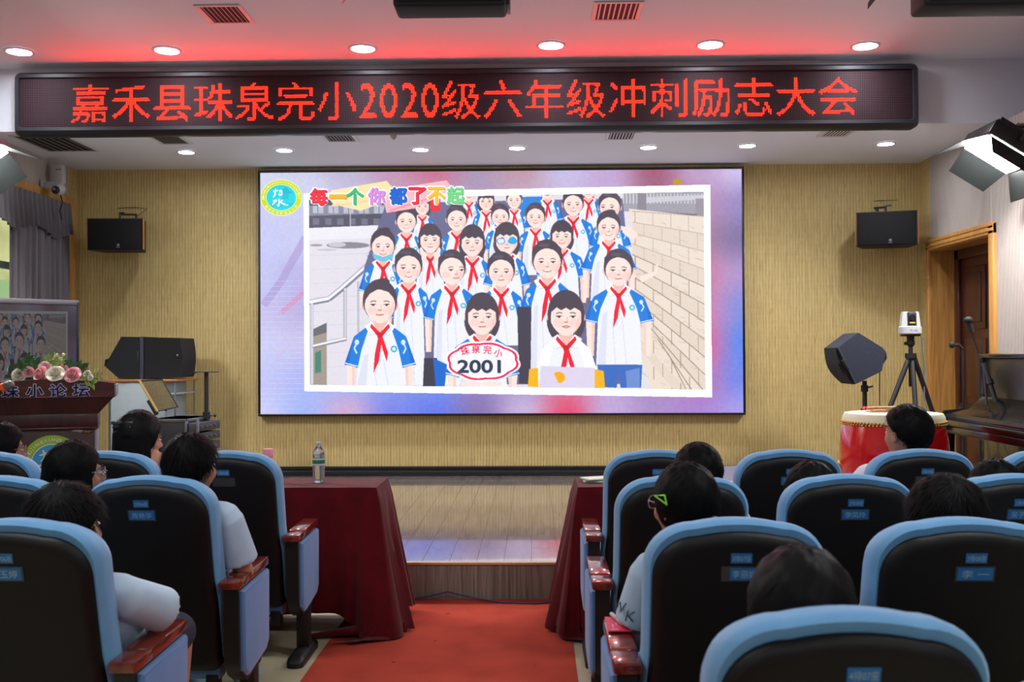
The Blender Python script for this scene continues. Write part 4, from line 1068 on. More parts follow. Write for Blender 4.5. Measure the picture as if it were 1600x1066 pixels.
fl = thing('flower_arrangement', 'arrangement of pink and white roses with green leaves on the lectern', 'flowers', (lx(75), YF, STG + zt + .02))
def fp(px, py, dy=0.0): return at(px, py, YF + dy) - Vector(fl.location)
MB().rb2((-.17, -.01, -.02), (.17, .07, .005), .01).build('foam_base', M_leafb, fl)
for (px, py, rp, m_, dy) in ((29, 586, 11, M_wht, 0), (44, 581, 8.5, M_pink, 0), (62, 585, 13.5, M_pink, -.02), (70, 574, 10, M_pinkl, .03), (86, 583, 13.5, M_wht, -.03), (98, 577, 8, M_pink, .03), (113, 585, 13, M_pink, -.01), (64, 596, 8, M_pinkl, 0.01), (136, 584, 6, M_wht, 0.02), (141, 590, 5, M_wht, 0)):
    rose(fl, fp(px, py, dy), rp * YF / F, m_, (random.uniform(-.4, .4), -1, random.uniform(.2, .7)))
random.seed(11)
def sprig(x0, y0, x1, y1, n, L, w, m_, dy=.03, droop=0):
    a, b_ = fp(x0, y0, dy), fp(x1, y1, dy + random.uniform(-.03, .03)); mb = MB(); mb.tube([a, (a + b_) / 2 + Vector((0, 0, .01)), b_], .0016, 5)
    st_ = mb.build('stem', m_, fl)
    for k in range(n):
        tt = (k + 1) / n; p = a.lerp(b_, tt)
        for s in (-1, 1):
            d = (b_ - a).normalized() * .5 + Vector((s * random.uniform(.3, 1) * (b_ - a).normalized().z, random.uniform(-.6, .1), -s * .6 * (b_ - a).normalized().x)) + Vector((0, 0, random.uniform(-.2, .3) - droop)); q = MB(); leafm(q, p, d, L * random.uniform(.8, 1.2), w, (0, -1, .3)); q.build('leaf', m_, st_, smooth=80, fixn=False)
for a in ((60, 585, 42, 562, 4, .055, .028, M_leaf), (62, 580, 55, 566, 3, .05, .025, M_leaf), (48, 580, 38, 572, 3, .05, .025, M_leaf), (95, 575, 110, 570, 3, .05, .022, M_leaf), (110, 578, 125, 572, 3, .05, .02, M_leaf), (20, 590, 14, 586, 3, .055, .028, M_leafb), (35, 592, 46, 600, 4, .055, .03, M_leafb), (80, 592, 84, 604, 4, .055, .03, M_leafb), (92, 588, 78, 600, 4, .05, .028, M_leafb), (30, 602, 34, 612, 3, .05, .03, M_leafb), (28, 596, 24, 608, 3, .05, .03, M_leafb), (84, 575, 90, 560, 4, .045, .014, M_leafl), (92, 572, 97, 558, 4, .04, .014, M_leafl), (120, 592, 138, 596, 4, .05, .016, M_leafl), (128, 590, 156, 588, 5, .035, .006, M_leaf), (130, 588, 150, 582, 5, .035, .006, M_leafl), (108, 592, 104, 598, 3, .05, .024, M_leafb), (24, 584, 34, 574, 3, .06, .03, M_leaf), (52, 592, 58, 604, 4, .055, .03, M_leafb), (98, 590, 92, 602, 4, .055, .03, M_leafb), (118, 578, 134, 576, 4, .05, .022, M_leaf), (76, 570, 80, 560, 3, .05, .02, M_leafl), (50, 576, 46, 564, 4, .06, .03, M_leaf), (14, 588, 30, 578, 3, .06, .03, M_leafb), (132, 592, 146, 600, 4, .05, .018, M_leafl)): sprig(*a)
for k in range(9):
    p = fp(90 + random.uniform(-3, 10), 558 + random.uniform(-4, 6), .02); mb = MB(); mb.ell(p, (.009, .009, .011), 8, 6); mb.build('blossom', mat('blossom_cream', (226, 228, 180), rough=.6), fl)

# ---- microphone resting on the lectern's edge
p = at(8, 604, 6.25)
t = thing('handheld_microphone', 'handheld microphone with grey grille and orange band at the left picture edge', 'microphone', (p.x, 6.25, p.z), (0, 0, 0))
rot = ry(math.radians(70))
mb = MB(); mb.lathe([(.001, .06), (.018, .054), (.027, .04), (.03, .022), (.026, .0)], n=20, rot=rot); mb.build('grille', mat('mic_grille', (120, 120, 112), rough=.5, metal=.7, bump=.8, bscale=500), t)
mb = MB(); mb.lathe([(.026, .0), (.028, -.012), (.026, -.024)], n=20, rot=rot); mb.build('band', mat('orange_band', (240, 100, 40), rough=.5), t)
mb = MB(); mb.lathe([(.024, -.024), (.018, -.12), (.016, -.2)], n=16, rot=rot); mb.build('handle', M_black, t)
pr = (-.19, 0, -.07); mb = MB(); mb.tube([(-.1, 0, -.04), (-.12, .02, -.12), (-.12, .15, -.16)], .008); mb.build('clip_arm', M_black, t)

# ---- grey cabinet and what stands on it
YC = 8.9
def cx_(px): return at(px, 640, YC).x
def cz_(py): return at(220, py, YC).z - STG
t = thing('metal_cabinet', 'pale grey metal cabinet with wooden top under the lying monitor speaker', 'cabinet', (cx_(222), YC, STG))
x0, x1 = cx_(173) - t.location.x, cx_(274) - t.location.x; ztp = cz_(593)
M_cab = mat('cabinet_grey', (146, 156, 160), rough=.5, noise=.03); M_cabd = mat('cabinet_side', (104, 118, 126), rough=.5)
mb = MB(); mb.rb2((x0, 0, .04), (x1 - .09, .55, ztp - .02), .004); mb.build('body', M_cab, t)
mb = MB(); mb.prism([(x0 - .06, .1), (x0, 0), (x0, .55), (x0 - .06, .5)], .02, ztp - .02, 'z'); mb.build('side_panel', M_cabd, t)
mb = MB(); mb.rb2((x0 - .03, -.02, ztp - .02), (x1 + .02, .57, ztp), .004); mb.build('wooden_top', M_cherry, t)
for k in range(4):
    zz = .15 + k * (ztp - .2) / 3.4; MB().rb2((x1 - .085, .02, zz), (x1, .5, zz + .015), .003).build('rack_shelf', M_cab, t)
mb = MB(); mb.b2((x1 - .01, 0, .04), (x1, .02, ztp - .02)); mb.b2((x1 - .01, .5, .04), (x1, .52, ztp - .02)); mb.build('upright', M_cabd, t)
for k in range(4): MB().b2((x0 + .03 + k * .1, .05, 0), (x0 + .06 + k * .1, .1, .04)).build('foot', M_dark, t) if k in (0, 3) else None

def monitor(label, origin, rot, S, foot=None):
    """stage monitor: trapezoid profile, curved grille on the right side. local x along its length"""
    t = thing('stage_monitor_speaker', label, 'speaker', origin, rot)
    L, D_, H = S
    # plan outline seen from the front (x, z), extruded in y
    pr = [(-.5 * L, .28 * H), (-.5 * L, .38 * H), (-.30 * L, 1.0 * H), (-.02 * L, .99 * H), (-.02 * L, .01 * H), (-.33 * L, .02 * H)]
    sc = []
    mb = MB(); mb.prism(pr, 0, D_, 'y'); b_ = mb.build('body', mat('monitor_paint_black', (17, 19, 24), rough=.7, spec=.3, noise=.25, nscale=90, bump=.4, bscale=300), t)
    pg = [(-.02 * L, .985 * H)] + [(.47 * L + .03 * L * math.sin(PI * k / 8), (.965 - .93 * k / 8) * H) for k in range(9)] + [(-.02 * L, .02 * H)]
    mb = MB(); mb.prism(pg, .012, D_ - .012, 'y'); mb.build('grille', M_grl, t)
    mb = MB()
    prm = [(-.045 * L, -.0), (-.045 * L, 1.0 * H), (-.005 * L, .995 * H), (.0 * L, .5 * H), (-.005 * L, .005 * H)]
    mb.prism(prm, -.008, D_ + .008, 'y'); mb.build('front_rim', mat('monitor_rim', (44, 46, 66), rough=.5), t)
    MB().rb2((-.095 * L, -.003, .38 * H), (-.062 * L, .01, .66 * H), .004).build('handle_slot', M_dark, t)
    MB().rb2((.43 * L, .006, .52 * H), (.455 * L, .013, .58 * H), .002).build('badge', M_steel, t)
    mb = MB(); mb.tube([(-.49 * L, D_ * .2, .26 * H), (-.56 * L, D_ * .2, .33 * H), (-.55 * L, D_ * .2, .44 * H), (-.46 * L, D_ * .2, .50 * H)], .012, 8); mb.build('carry_handle', b_.data.materials[0], t)
    for q in ((-.28, .6), (-.28, .34), (-.24, .2)): MB().cyl((q[0] * L, -.002, q[1] * H), (q[0] * L, .004, q[1] * H), .006, n=10).build('screw', M_dark, t)
    return t
ps = at(226, 589, YC + .05); Ls = at(281, 560, YC).x - at(163, 560, YC).x
monitor('black stage monitor speaker lying on the wooden cabinet top', (ps.x, YC + .03, STG + ztp), .0, (Ls, .40, at(226, 523, YC).z - at(226, 590, YC).z))

# framed panel leaning behind the rack
t = thing('tilted_frame', 'tilted gold-edged frame with dark mesh leaning on the equipment rack', 'frame', (at(243, 640, 8.6).x, 8.6, at(240, 640, 8.6).z))
q = [at(*p_, 8.6) - Vector(t.location) for p_ in ((218, 595), (253, 593), (278, 636), (246, 643))]
mb = MB(); mb.loft([q, [v + Vector((0, .02, 0)) for v in q]]); mb.build('mesh_panel', mat('smoked_panel', (112, 100, 74), rough=.3, noise=.15, nscale=40), t, smooth=0)
gold = mat('gold_edge', (196, 160, 100), rough=.35, metal=.4)
for i, (a, b_) in enumerate(((q[0], q[3]), (q[0], q[1]), (q[1], q[2]), (q[2], q[3]))): MB().cyl(a, b_, .012 if i == 0 else .005, n=8).build('frame_edge', gold if i == 0 else M_dark, t)
mb = MB(); mb.cyl(q[3] + Vector((-.02, .04, -.03)), q[0].lerp(q[3], .65) + Vector((-.04, .05, 0)), .02, n=8); mb.cyl(q[3] + Vector((.06, .03, 0)), q[1].lerp(q[2], .4) + Vector((-.02, .03, 0)), .01, n=8); mb.build('easel_leg', M_dark, t)

# equipment rack
YR = 8.35
t = thing('equipment_rack', 'black flight case rack with steel edges and audio units in front of the cabinet', 'equipment rack', (at(272, 700, YR).x, YR, STG), -.12)
w_ = .33; h_ = at(270, 655, YR).z - STG
mb = MB(); mb.rb2((-w_/2 - .03, 0, .03), (w_/2 - .06, .45, h_), .004); mb.build('case', M_black, t)
for zz in (h_ - .012, .04): MB().rb2((-w_/2 - .035, -.006, zz - .012), (w_/2 - .05, .456, zz + .012), .003).build('edge_profile', M_steel, t)
MB().rb2((w_/2 - .07, -.006, .03), (w_/2 - .05, .02, h_), .003).build('edge_profile', M_steel, t)
for k in range(6):
    z_ = h_ - .07 - k * .085
    u = MB().rb2((w_/2 - .06, .01, z_ - .035), (w_/2 - .045 + .09, .43, z_ + .035), .004).build('audio_unit', mat('unit_front', (60, 60, 64), rough=.4, metal=.3), t)
    for j in range(4): MB().cyl((w_/2 + .045, .06 + j * .09, z_), (w_/2 + .055, .06 + j * .09, z_), .012, n=10).build('unit_knob', M_steel, u)
MB().rb2((w_/2 + .03, -.003, .03), (w_/2 + .05, .012, h_), .003).build('edge_profile', M_steel, t)
for sx_ in (-.15, .1):
    for sy_ in (.05, .4): MB().cyl((sx_, sy_, 0), (sx_, sy_, .03), .025, n=12).build('castor', M_dark, t)

# ---- empty speaker stand
def tripod_base(t, r=.45, h=.5, m_=None, a0=.5, top=1.0):
    m_ = m_ or M_black
    for k in range(3):
        a = a0 + k * 2 * PI / 3
        mb = MB(); mb.cyl((0, 0, h), (r * math.cos(a), r * math.sin(a), .012), .013, n=8); mb.ell((r * math.cos(a), r * math.sin(a), .014), (.02, .02, .014), 8, 6); mb.build('leg', m_, t)
        mb = MB(); mb.cyl((0, 0, h * .35), (r * .55 * math.cos(a), r * .55 * math.sin(a), h * .46), .007, n=6); mb.build('brace', m_, t)
YP = 8.7; p = at(322.5, 581, YP)
t = thing('speaker_stand', 'empty black speaker stand with flat top plate beside the equipment rack', 'stand', (p.x, YP, STG))
hz = p.z - STG
MB().cyl((0, 0, .1), (0, 0, hz * .62), .024, n=16).build('lower_pole', M_black, t); MB().cyl((0, 0, hz * .6), (0, 0, hz - .005), .018, n=16).build('upper_pole', M_black, t)
mb = MB(); mb.cyl((0, 0, hz * .60), (0, 0, hz * .66), .032, n=14); mb.cyl((.02, 0, hz * .63), (.07, 0, hz * .63), .008, n=8); mb.ell((.075, 0, hz * .63), (.012, .014, .016), 10, 6); mb.build('clamp_collar', M_black, t)
mb = MB(); mb.rb2((-.09, -.07, -.006 + hz), (.09, .07, hz), .002); mb.box((-.11, 0, hz - .012), (.05, .1, .003), ry(-.5)); mb.build('top_plate', M_dark, t)
tripod_base(t, .30, .36, a0=-.1)

# ---- monitor speaker on a pole at the right
YM = 8.5; pm = at(1360, 600, YM)
Y0m = 8.36
def mp(px, py, y=Y0m): return at(px, py, y) - ORG
ORG = at(1340, 570, Y0m)
t = thing('stage_monitor_speaker', 'dark blue stage monitor speaker tilted on a pole beside the drum', 'speaker', ORG)
M_navyp = mat('monitor_paint', (26, 33, 52), rough=.65, noise=.25, nscale=90, bump=.4, bscale=300)
pf_ = [(1309, 543), (1338, 521), (1342, 520), (1379, 543), (1384, 549), (1378, 580), (1371, 584), (1341, 599), (1337, 600)]
q = [mp(*p_) for p_ in pf_]
mb = MB(); rings = []
cxm_ = sum(v.x for v in q) / len(q); czm = sum(v.z for v in q) / len(q)
for ins, yo in ((.985, -.004), (1.0, .008), (1.0, .36), (.98, .37)): rings.append([Vector((cxm_ + (v.x - cxm_) * ins, v.y + yo, czm + (v.z - czm) * ins)) for v in q])
mb.loft(rings); mb.build('body', M_navyp, t)
a_, b_ = q[0], q[-1]; nrm = Vector((-(a_.z - b_.z), 0, (a_.x - b_.x))).normalized(); nrm = nrm if nrm.x < 0 else -nrm
pg = [b_.lerp(a_, k / 8) + nrm * (.012 + .045 * math.sin(PI * k / 8)) for k in range(9)]
mb = MB(); mb.loft([[v + Vector((0, .012, 0)) for v in [b_] + pg + [a_]], [v + Vector((0, .35, 0)) for v in [b_] + pg + [a_]]]); mb.build('grille', M_grl, t)
mb = MB(); mb.cyl(a_ + Vector((0, -.002, 0)), b_ + Vector((0, -.002, 0)), .008, n=8); mb.build('front_rim', mat('monitor_rim', (44, 46, 66)), t)
h0, h1 = mp(1316, 562, Y0m - .004), mp(1326, 577, Y0m - .004); mb = MB(); mb.stack([h0, h0.lerp(h1, .05), h0.lerp(h1, .95), h1], [.006, .017, .017, .006], 10); mb.build('handle_slot', M_dark, t)
mb = MB(); mb.tube([mp(1380, 546) + Vector((0, .06, 0)), mp(1387, 552) + Vector((0, .06, 0)), mp(1388, 560) + Vector((0, .06, 0)), mp(1383, 567) + Vector((0, .06, 0)), mp(1377, 569) + Vector((0, .06, 0))], .011, 8); mb.build('carry_handle', M_navyp, t)
for p_ in ((1353, 543), (1361, 556), (1345, 590)): MB().cyl(mp(*p_) + Vector((0, -.006, 0)), mp(*p_) + Vector((0, .004, 0)), .006, n=10).build('screw', M_dark, t)
t2 = thing('speaker_pole_stand', 'black pole stand carrying the tilted speaker behind the red drum', 'stand', (pm.x, YM + .15, STG))
hz = at(1360, 596, YM).z - STG
MB().cyl((0, 0, .1), (0, 0, hz * .72), .026, n=16).build('lower_pole', M_black, t2); MB().cyl((0, 0, hz * .7), (0, 0, hz), .019, n=16).build('upper_pole', M_black, t2)
mb = MB(); mb.cyl((0, 0, hz * .70), (0, 0, hz * .75), .034, n=14); mb.cyl((.0, 0, hz * .93), (.07, 0, hz * .95), .008, n=8); mb.cyl((0, 0, hz * .9), (0, 0, hz * .96), .03, n=12); mb.build('clamp_collar', M_black, t2)
tripod_base(t2, .45, .45, a0=.9)
mb = MB(); a = Vector((at(1378, 575, YM).x - pm.x, -.1, at(1378, 575, YM).z - STG)); mb.tube([a, a + Vector((0.0, .02, -.5)), a + Vector((0, .05, -.95))], .004, 5); mb.build('speaker_cable', M_dark, t2)

# ---- PTZ camera on tripod
YT = 8.3; pt = at(1423, 526, YT)
t = thing('camera_tripod', 'black photo tripod standing behind the drum carrying a white camera', 'tripod', (pt.x, YT, STG))
def tl_(px, py, dy=0): return at(px, py, YT + dy) - Vector((pt.x, YT, STG))
hd = tl_(1423, 556)
for (ax, ay, bx, by, dy) in ((1421, 558, 1366, 700, -.15), (1425, 558, 1436, 712, -.28), (1428, 558, 1476, 700, .12)):
    a = tl_(ax, ay); d = tl_(bx, by, dy); d = a + (d - a) * (a.z / (a.z - d.z)); m1 = a.lerp(d, .42)
    mb = MB(); mb.cyl(a, m1, .021, .019, n=12); mb.cyl(m1 + (a - m1).normalized() * .02, m1, .027, n=12); mb.cyl(m1, a.lerp(d, .74), .015, n=10); mb.cyl(a.lerp(d, .72), a.lerp(d, .75), .02, n=10); mb.cyl(a.lerp(d, .74), d + Vector((0, 0, .005)), .011, n=10); mb.build('leg', M_black, t)
mb = MB(); mb.cyl(hd + Vector((0, 0, -.25)), hd + Vector((0, 0, .10)), .018, n=12); mb.cyl(hd + Vector((0, 0, -.02)), hd + Vector((0, 0, .02)), .045, n=16); mb.build('centre_column', M_black, t)
mb = MB(); mb.ell(hd + Vector((0, 0, .105)), (.034, .034, .036), 14, 10); mb.cyl(hd + Vector((-.05, 0, .10)), hd + Vector((-.02, 0, .10)), .014, n=10); mb.cyl(hd + Vector((0, 0, .13)), hd + Vector((0, 0, .16)), .03, n=14); mb.rbox(tuple(hd + Vector((0, 0, .165))), (.13, .10, .014), .004); mb.build('ball_head', M_dark, t)
cz0 = hd.z + STG + .173
t = thing('tracking_camera', 'white pan-tilt camera with black lens panel on top of the tripod', 'camera', (pt.x - .005, YT, cz0))
W1 = (at(1441, 520, YT).x - at(1406, 520, YT).x) / 2
mb = MB(); mb.lathe([(W1 * .9, 0), (W1, .008), (W1 * .99, .06), (W1 * .84, .068)], n=36); mb.build('camera_base', M_white, t)
for s in (-1, 1):
    mb = MB(); rings = []
    for zz, k in ((.066, .86), (.12, .80), (.17, .72), (.185, .66)):
        rings.append([(s * W1 * k * .48 + 0, -W1 * k * .6, zz), (s * W1 * k, -W1 * k * .3, zz), (s * W1 * k, W1 * k * .4, zz), (s * W1 * k * .45, W1 * k * .7, zz)])
    mb.loft(rings); mb.build('yoke_arm', M_white, t)
mb = MB(); mb.rb2((-W1 * .40, -W1 * .62, .072), (W1 * .40, W1 * .5, .182), .012); mb.build('lens_block', M_black, t)
mb = MB(); mb.cyl((0, -W1 * .6, .135), (0, -W1 * .72, .135), .026, n=20); mb.build('lens', mat('lens_glass', (20, 20, 30), rough=.08), t)
MB().rb2((-.022, -W1 * .65, .088), (.022, -W1 * .6, .1), .001).build('yellow_label', mat('yellow_label', (190, 160, 60), rough=.5), t)
lettering('PUAS', lambda u, v: Vector((u, -W1 - .003, .032 + v)), 1, mat('logo_blue', (60, 70, 190), rough=.4, emis=(60, 80, 255), estr=.3), t, 'logo', box=(.06, .016))
mb = MB(); mb.tube([(W1 * .7, .02, .03), (W1 * 1.2, .03, -.03), (W1 * 1.35, .03, -.25), (W1 * 1.3, .02, -.5), (W1 * 1.7, 0, -.8), (W1 * 2.0, .05, -1.05)], .005, 6); mb.build('camera_cable', mat('cable_grey', (110, 115, 135), rough=.5), t)

# ---- red drum with stand
YD = 6.75; pd = at(1396, 700, YD); rd = (at(1478, 700, YD).x - at(1315, 700, YD).x) / 2
ztopd = at(1396, 652, YD - .25).z - STG
t = thing('red_drum', 'large glossy red barrel drum with pale skin and brass studs on the stage', 'drum', (pd.x, YD, STG))
M_red = mat('drum_lacquer', (196, 16, 26), rough=.16, coat=1.0, noise=.06, nscale=3)
zb_ = ztopd - .56
mb = MB(); mb.lathe([(rd * .90 + rd * .11 * math.sin(PI * k / 14), zb_ + .56 * k / 14) for k in range(15)], n=48); mb.build('drum_shell', M_red, t)
M_skin = mat('drum_skin', (228, 220, 190), rough=.6, noise=.04, nscale=8)
for s in (0, 1):
    z_ = ztopd if s == 0 else zb_; sg_ = 1 if s == 0 else -1
    mb = MB(); mb.lathe([(.001, z_ + sg_ * .016), (rd * .80, z_ + sg_ * .016), (rd * .90, z_ + sg_ * .012), (rd * .935, z_ - sg_ * .012), (rd * .945, z_ - sg_ * .05)], n=48, cap=False); mb.build('drum_skin', M_skin, t)
M_brass = mat('brass', (190, 150, 70), rough=.3, metal=.9)
mb = MB()
for k in range(84):
    a = 2 * PI * k / 84
    mb.ell(((rd * .952) * math.cos(a), (rd * .952) * math.sin(a), ztopd - .043), (.009, .009, .009), 6, 4)
    mb.ell(((rd * .955) * math.cos(a + .037), (rd * .955) * math.sin(a + .037), ztopd - .058), (.007, .007, .007), 6, 4)
s_o = mb.build('brass_studs', M_brass, t); s_o['kind'] = 'stuff'
for k in range(4):
    a = -PI / 2 - .28 + k * PI / 2; c = Vector((rd * 1.0 * math.cos(a), rd * 1.0 * math.sin(a), zb_ + .22)); o_ = Vector((math.cos(a), math.sin(a), 0)); s2 = Vector((-math.sin(a), math.cos(a), 0))
    mb = MB(); mb.cyl(c, c + o_ * .012, .04, .034, n=16); hr = mb.build('ring_plate', M_brass, t)
    mb = MB(); mb.tube([c + o_ * .03 + s2 * .038 * math.cos(q_) + Vector((0, 0, -.03 + .038 * math.sin(q_))) for q_ in np.linspace(0, 2 * PI, 17)], .006, 6); mb.build('pull_ring', M_brass, hr)
mb = MB()
for k in range(4):
    a = PI / 4 + k * PI / 2; mb.cyl((rd * .8 * math.cos(a), rd * .8 * math.sin(a), 0), (rd * .72 * math.cos(a), rd * .72 * math.sin(a), zb_ + .02), .022, n=10)
for k in range(4):
    a = PI / 4 + k * PI / 2; b_ = a + PI / 2; mb.cyl((rd * .74 * math.cos(a), rd * .74 * math.sin(a), zb_ * .5), (rd * .74 * math.cos(b_), rd * .74 * math.sin(b_), zb_ * .5), .014, n=8)
mb.build('drum_stand', mat('red_stand', (150, 20, 24), rough=.4), t)
t = thing('drum_cloth', 'crumpled red cloth lying on the drum skin behind the man', 'cloth', (pd.x - .02, YD + .1, STG + ztopd + .016))
mb = MB(); vs = []; nn = 14
for j in range(nn):
    for i in range(nn):
        u, v = i / (nn - 1) - .5, j / (nn - 1) - .5; vs.append((u * .26, v * .16, .012 + .016 * math.sin(9 * u + 5 * v) ** 2 + .008 * math.sin(20 * v + 7 * u)))
mb.add(vs, [(j * nn + i, j * nn + i + 1, (j + 1) * nn + i + 1, (j + 1) * nn + i) for j in range(nn - 1) for i in range(nn - 1)]); mb.build('cloth_sheet', mat('red_cloth', (190, 26, 34), rough=.8), t, smooth=60)
for k in range(2):
    o = MB().stack([(0, 0, 0), (.17, .05, .0), (.33, .09, .0), (.35, .096, .0)], [.009, .010, .012, .006], 10).build('drumstick', wood_mat('stick_wood', (150, 110, 70), (190, 150, 100), scale=(4, 30, 30)), None)
    o.location = (pd.x - .18 + .02 * k, YD - .03 - .04 * k, STG + ztopd + .046 - k * .017); o.rotation_euler = (0, 0, .3 * k); tag(o, 'wooden drumstick lying across the red cloth on the drum' if k == 0 else 'second wooden drumstick nearer the audience on the drum skin', 'drumstick', 'drumsticks on the drum')

# ---- upright piano along the right side
M_pno = mat('piano_lacquer', (14, 12, 12), rough=.18, coat=.3)
M_pnob = mat('piano_panel', (34, 29, 22), rough=.28, coat=.2)
Yf = 7.15; Xk = at(1468, 650, Yf).x; Xp = at(1533, 600, Yf).x; Yn = 5.72
zk = at(1468, 642, Yf).z - STG; zt_ = at(1530, 553, Yf).z - STG
t = thing('upright_piano', 'glossy black upright piano with closed lid along the right side of the stage', 'piano', (Xp, (Yf + Yn) / 2, STG))
hy = (Yf - Yn) / 2; xk = Xk - Xp; xb = .40
MB().rb2((0.01, -hy + .03, .12), (xb - .03, hy - .03, zt_ - .03), .004).build('upper_panel', M_pnob, t)
MB().rb2((-.02, -hy, zt_ - .028), (xb, hy, zt_), .006).build('top_lid', M_pno, t)
MB().rb2((xb - .04, -hy + .01, .03), (xb - .005, hy - .01, zt_ - .028), .004).build('back_frame', M_dark, t)
for s in (-1, 1):
    ya, yb = (hy - .035, hy) if s > 0 else (-hy, -hy + .035)
    prof = [(xb - .01, 0), (xb - .01, zt_ - .028), (0, zt_ - .028), (0, zk + .12)] + [(-.10 * (1 - math.cos(q_)), zk + .12 - .10 * math.sin(q_)) for q_ in np.linspace(0, PI / 2, 8)] + [(xk + .03, zk + .005), (xk, zk - .03), (xk + .005, zk - .13), (xk + .05, zk - .15), (.0, zk - .16), (.0, 0)]
    MB().prism(prof, ya, yb, 'y').build('side_arm', M_pno, t)
    MB().stack([(xk + .06, (ya + yb) / 2, 0), (xk + .06, (ya + yb) / 2, .2), (xk + .06, (ya + yb) / 2, zk - .15)], [.028, .022, .04], 14).build('front_leg', M_pno, t)
MB().rb2((xk + .02, -hy + .035, zk - .15), (0.02, hy - .035, zk - .10), .006).build('key_bed', M_pno, t)
mb = MB(); mb.prism([(xk + .015, zk - .035), (xk + .03, zk - .012), (-.10, zk + .018), (-.01, zk + .10), (.0, zk + .10), (0, zk - .09), (xk + .03, zk - .09)], -hy + .036, hy - .036, 'y'); mb.build('fallboard', M_pno, t)
MB().rb2((xk + .0, -hy + .036, zk - .095), (xk + .03, hy - .036, zk - .055), .005).build('key_slip', M_pno, t)
MB().rb2((0.0, -hy + .035, .10), (.025, hy - .035, zk - .16), .004).build('lower_panel', M_pno, t); MB().rb2((-.03, -hy, 0), (xb - .01, hy, .10), .006).build('toe_board', M_pno, t)
for k in range(3): MB().rb2((-.13, -.1 + k * .1 - .015, .05), (0, -.1 + k * .1 + .015, .065), .004).build('pedal', M_brass, t)
# piano bench
pb = at(1535, 712, 6.1)
t = thing('piano_bench', 'black padded piano bench half hidden behind the right chairs', 'bench', (Xk - .02, 6.05, STG))
MB().rb2((-.36, -.17, .36), (.30, .17, .43), .03, 3).build('cushion', mat('bench_leather', (26, 26, 28), rough=.3), t)
MB().rb2((-.34, -.15, .30), (.28, .15, .36), .006).build('frame', M_pno, t)
for sx_ in (-.31, .25):
    for sy_ in (-.12, .12): MB().stack([(sx_, sy_, 0), (sx_, sy_, .31)], [.016, .024], 10).build('leg', M_pno, t)

# ---- microphone stands in front of the door
def mic_stand(label, px, ytop, Y, boom=None):
    p = at(px, ytop, Y); t = thing('microphone_stand', label, 'microphone stand', (p.x, Y, STG)); h = p.z - STG
    MB().cyl((0, 0, .02), (0, 0, h * .62), .013, n=10).build('lower_pole', M_black, t); MB().cyl((0, 0, h * .6), (0, 0, h), .008, n=10).build('upper_pole', M_black, t)
    mb = MB(); mb.cyl((0, 0, h * .58), (0, 0, h * .64), .022, n=12); mb.cyl((0, 0, h * .61), (-.05, -.01, h * .61), .012, n=8); mb.build('clutch', M_black, t)
    mb = MB(); mb.cyl((0, 0, 0), (0, 0, .02), .13, .12, n=24); mb.build('round_base', M_dark, t)
    if boom:
        b_ = at(*boom, Y) - Vector((p.x, Y, STG)); mb = MB(); mb.tube([(0, 0, h), (b_.x * .5, 0, h + (b_.z - h) * .5), tuple(b_)], .007, 8); mb.build('boom', M_black, t)
        mb = MB(); d = (b_ - Vector((0, 0, h))).normalized(); mb.cyl(b_, b_ + d * .08 , .018, .02, n=12); mb.ell(b_ + d * .10, (.034, .03, .028), 14, 10); mb.build('microphone', M_dark, t)
    else:
        mb = MB(); mb.tube([(0, 0, h), (-.03, 0, h + .03), (-.07, -.01, h + .03)], .012, 8); mb.ell((-.085, -.01, h + .03), (.024, .02, .026), 14, 10); mb.build('microphone_clip', M_dark, t)
mic_stand('thin black microphone stand with empty clip in front of the brown door', 1504, 545, 8.0)
mic_stand('microphone stand with raised boom and microphone in front of the brown door', 1531, 558, 7.75, (1519, 520))
tt_ = thing('folded_boom_arm', 'black boom arm leaning on the front of the piano top', 'boom arm', (Xp - .02, 7.0, STG))
mb = MB(); a, b_ = at(1537, 568, 6.98) - Vector(tt_.location), at(1558, 634, 6.85) - Vector(tt_.location)
mb.cyl(a, b_, .016, n=10); mb.cyl(a.lerp(b_, .4), a.lerp(b_, .5), .026, n=10); mb.build('boom_tube', M_black, tt_)
mb = MB(); mb.cyl(a + Vector((0, .0, 0)), b_ + Vector((-.06, .02, 0)), .009, n=8); mb.build('boom_rod', M_black, tt_)

# ---- black cable on the carpet edge
o = MB().tube([(c0.x + .02, YS - .05, .008), (c0.x + .25, YS - .06, .008), (c0.x + .38, YS - .03, .022), (c0.x + .50, YS - .025, .05), (c0.x + .62, YS - .03, .022), (c0.x + .8, YS - .10, .008), (c0.x + .98, YS - .12, .008), (c0.x + 1.1, YS - .08, .008), (c0.x + 1.25, YS - .05, .008)], .005, 6).build('floor_cable', mat('cable_blue', (62, 58, 96), rough=.5))
tag(o, 'thin dark blue cable running along the foot of the stage step', 'cable')
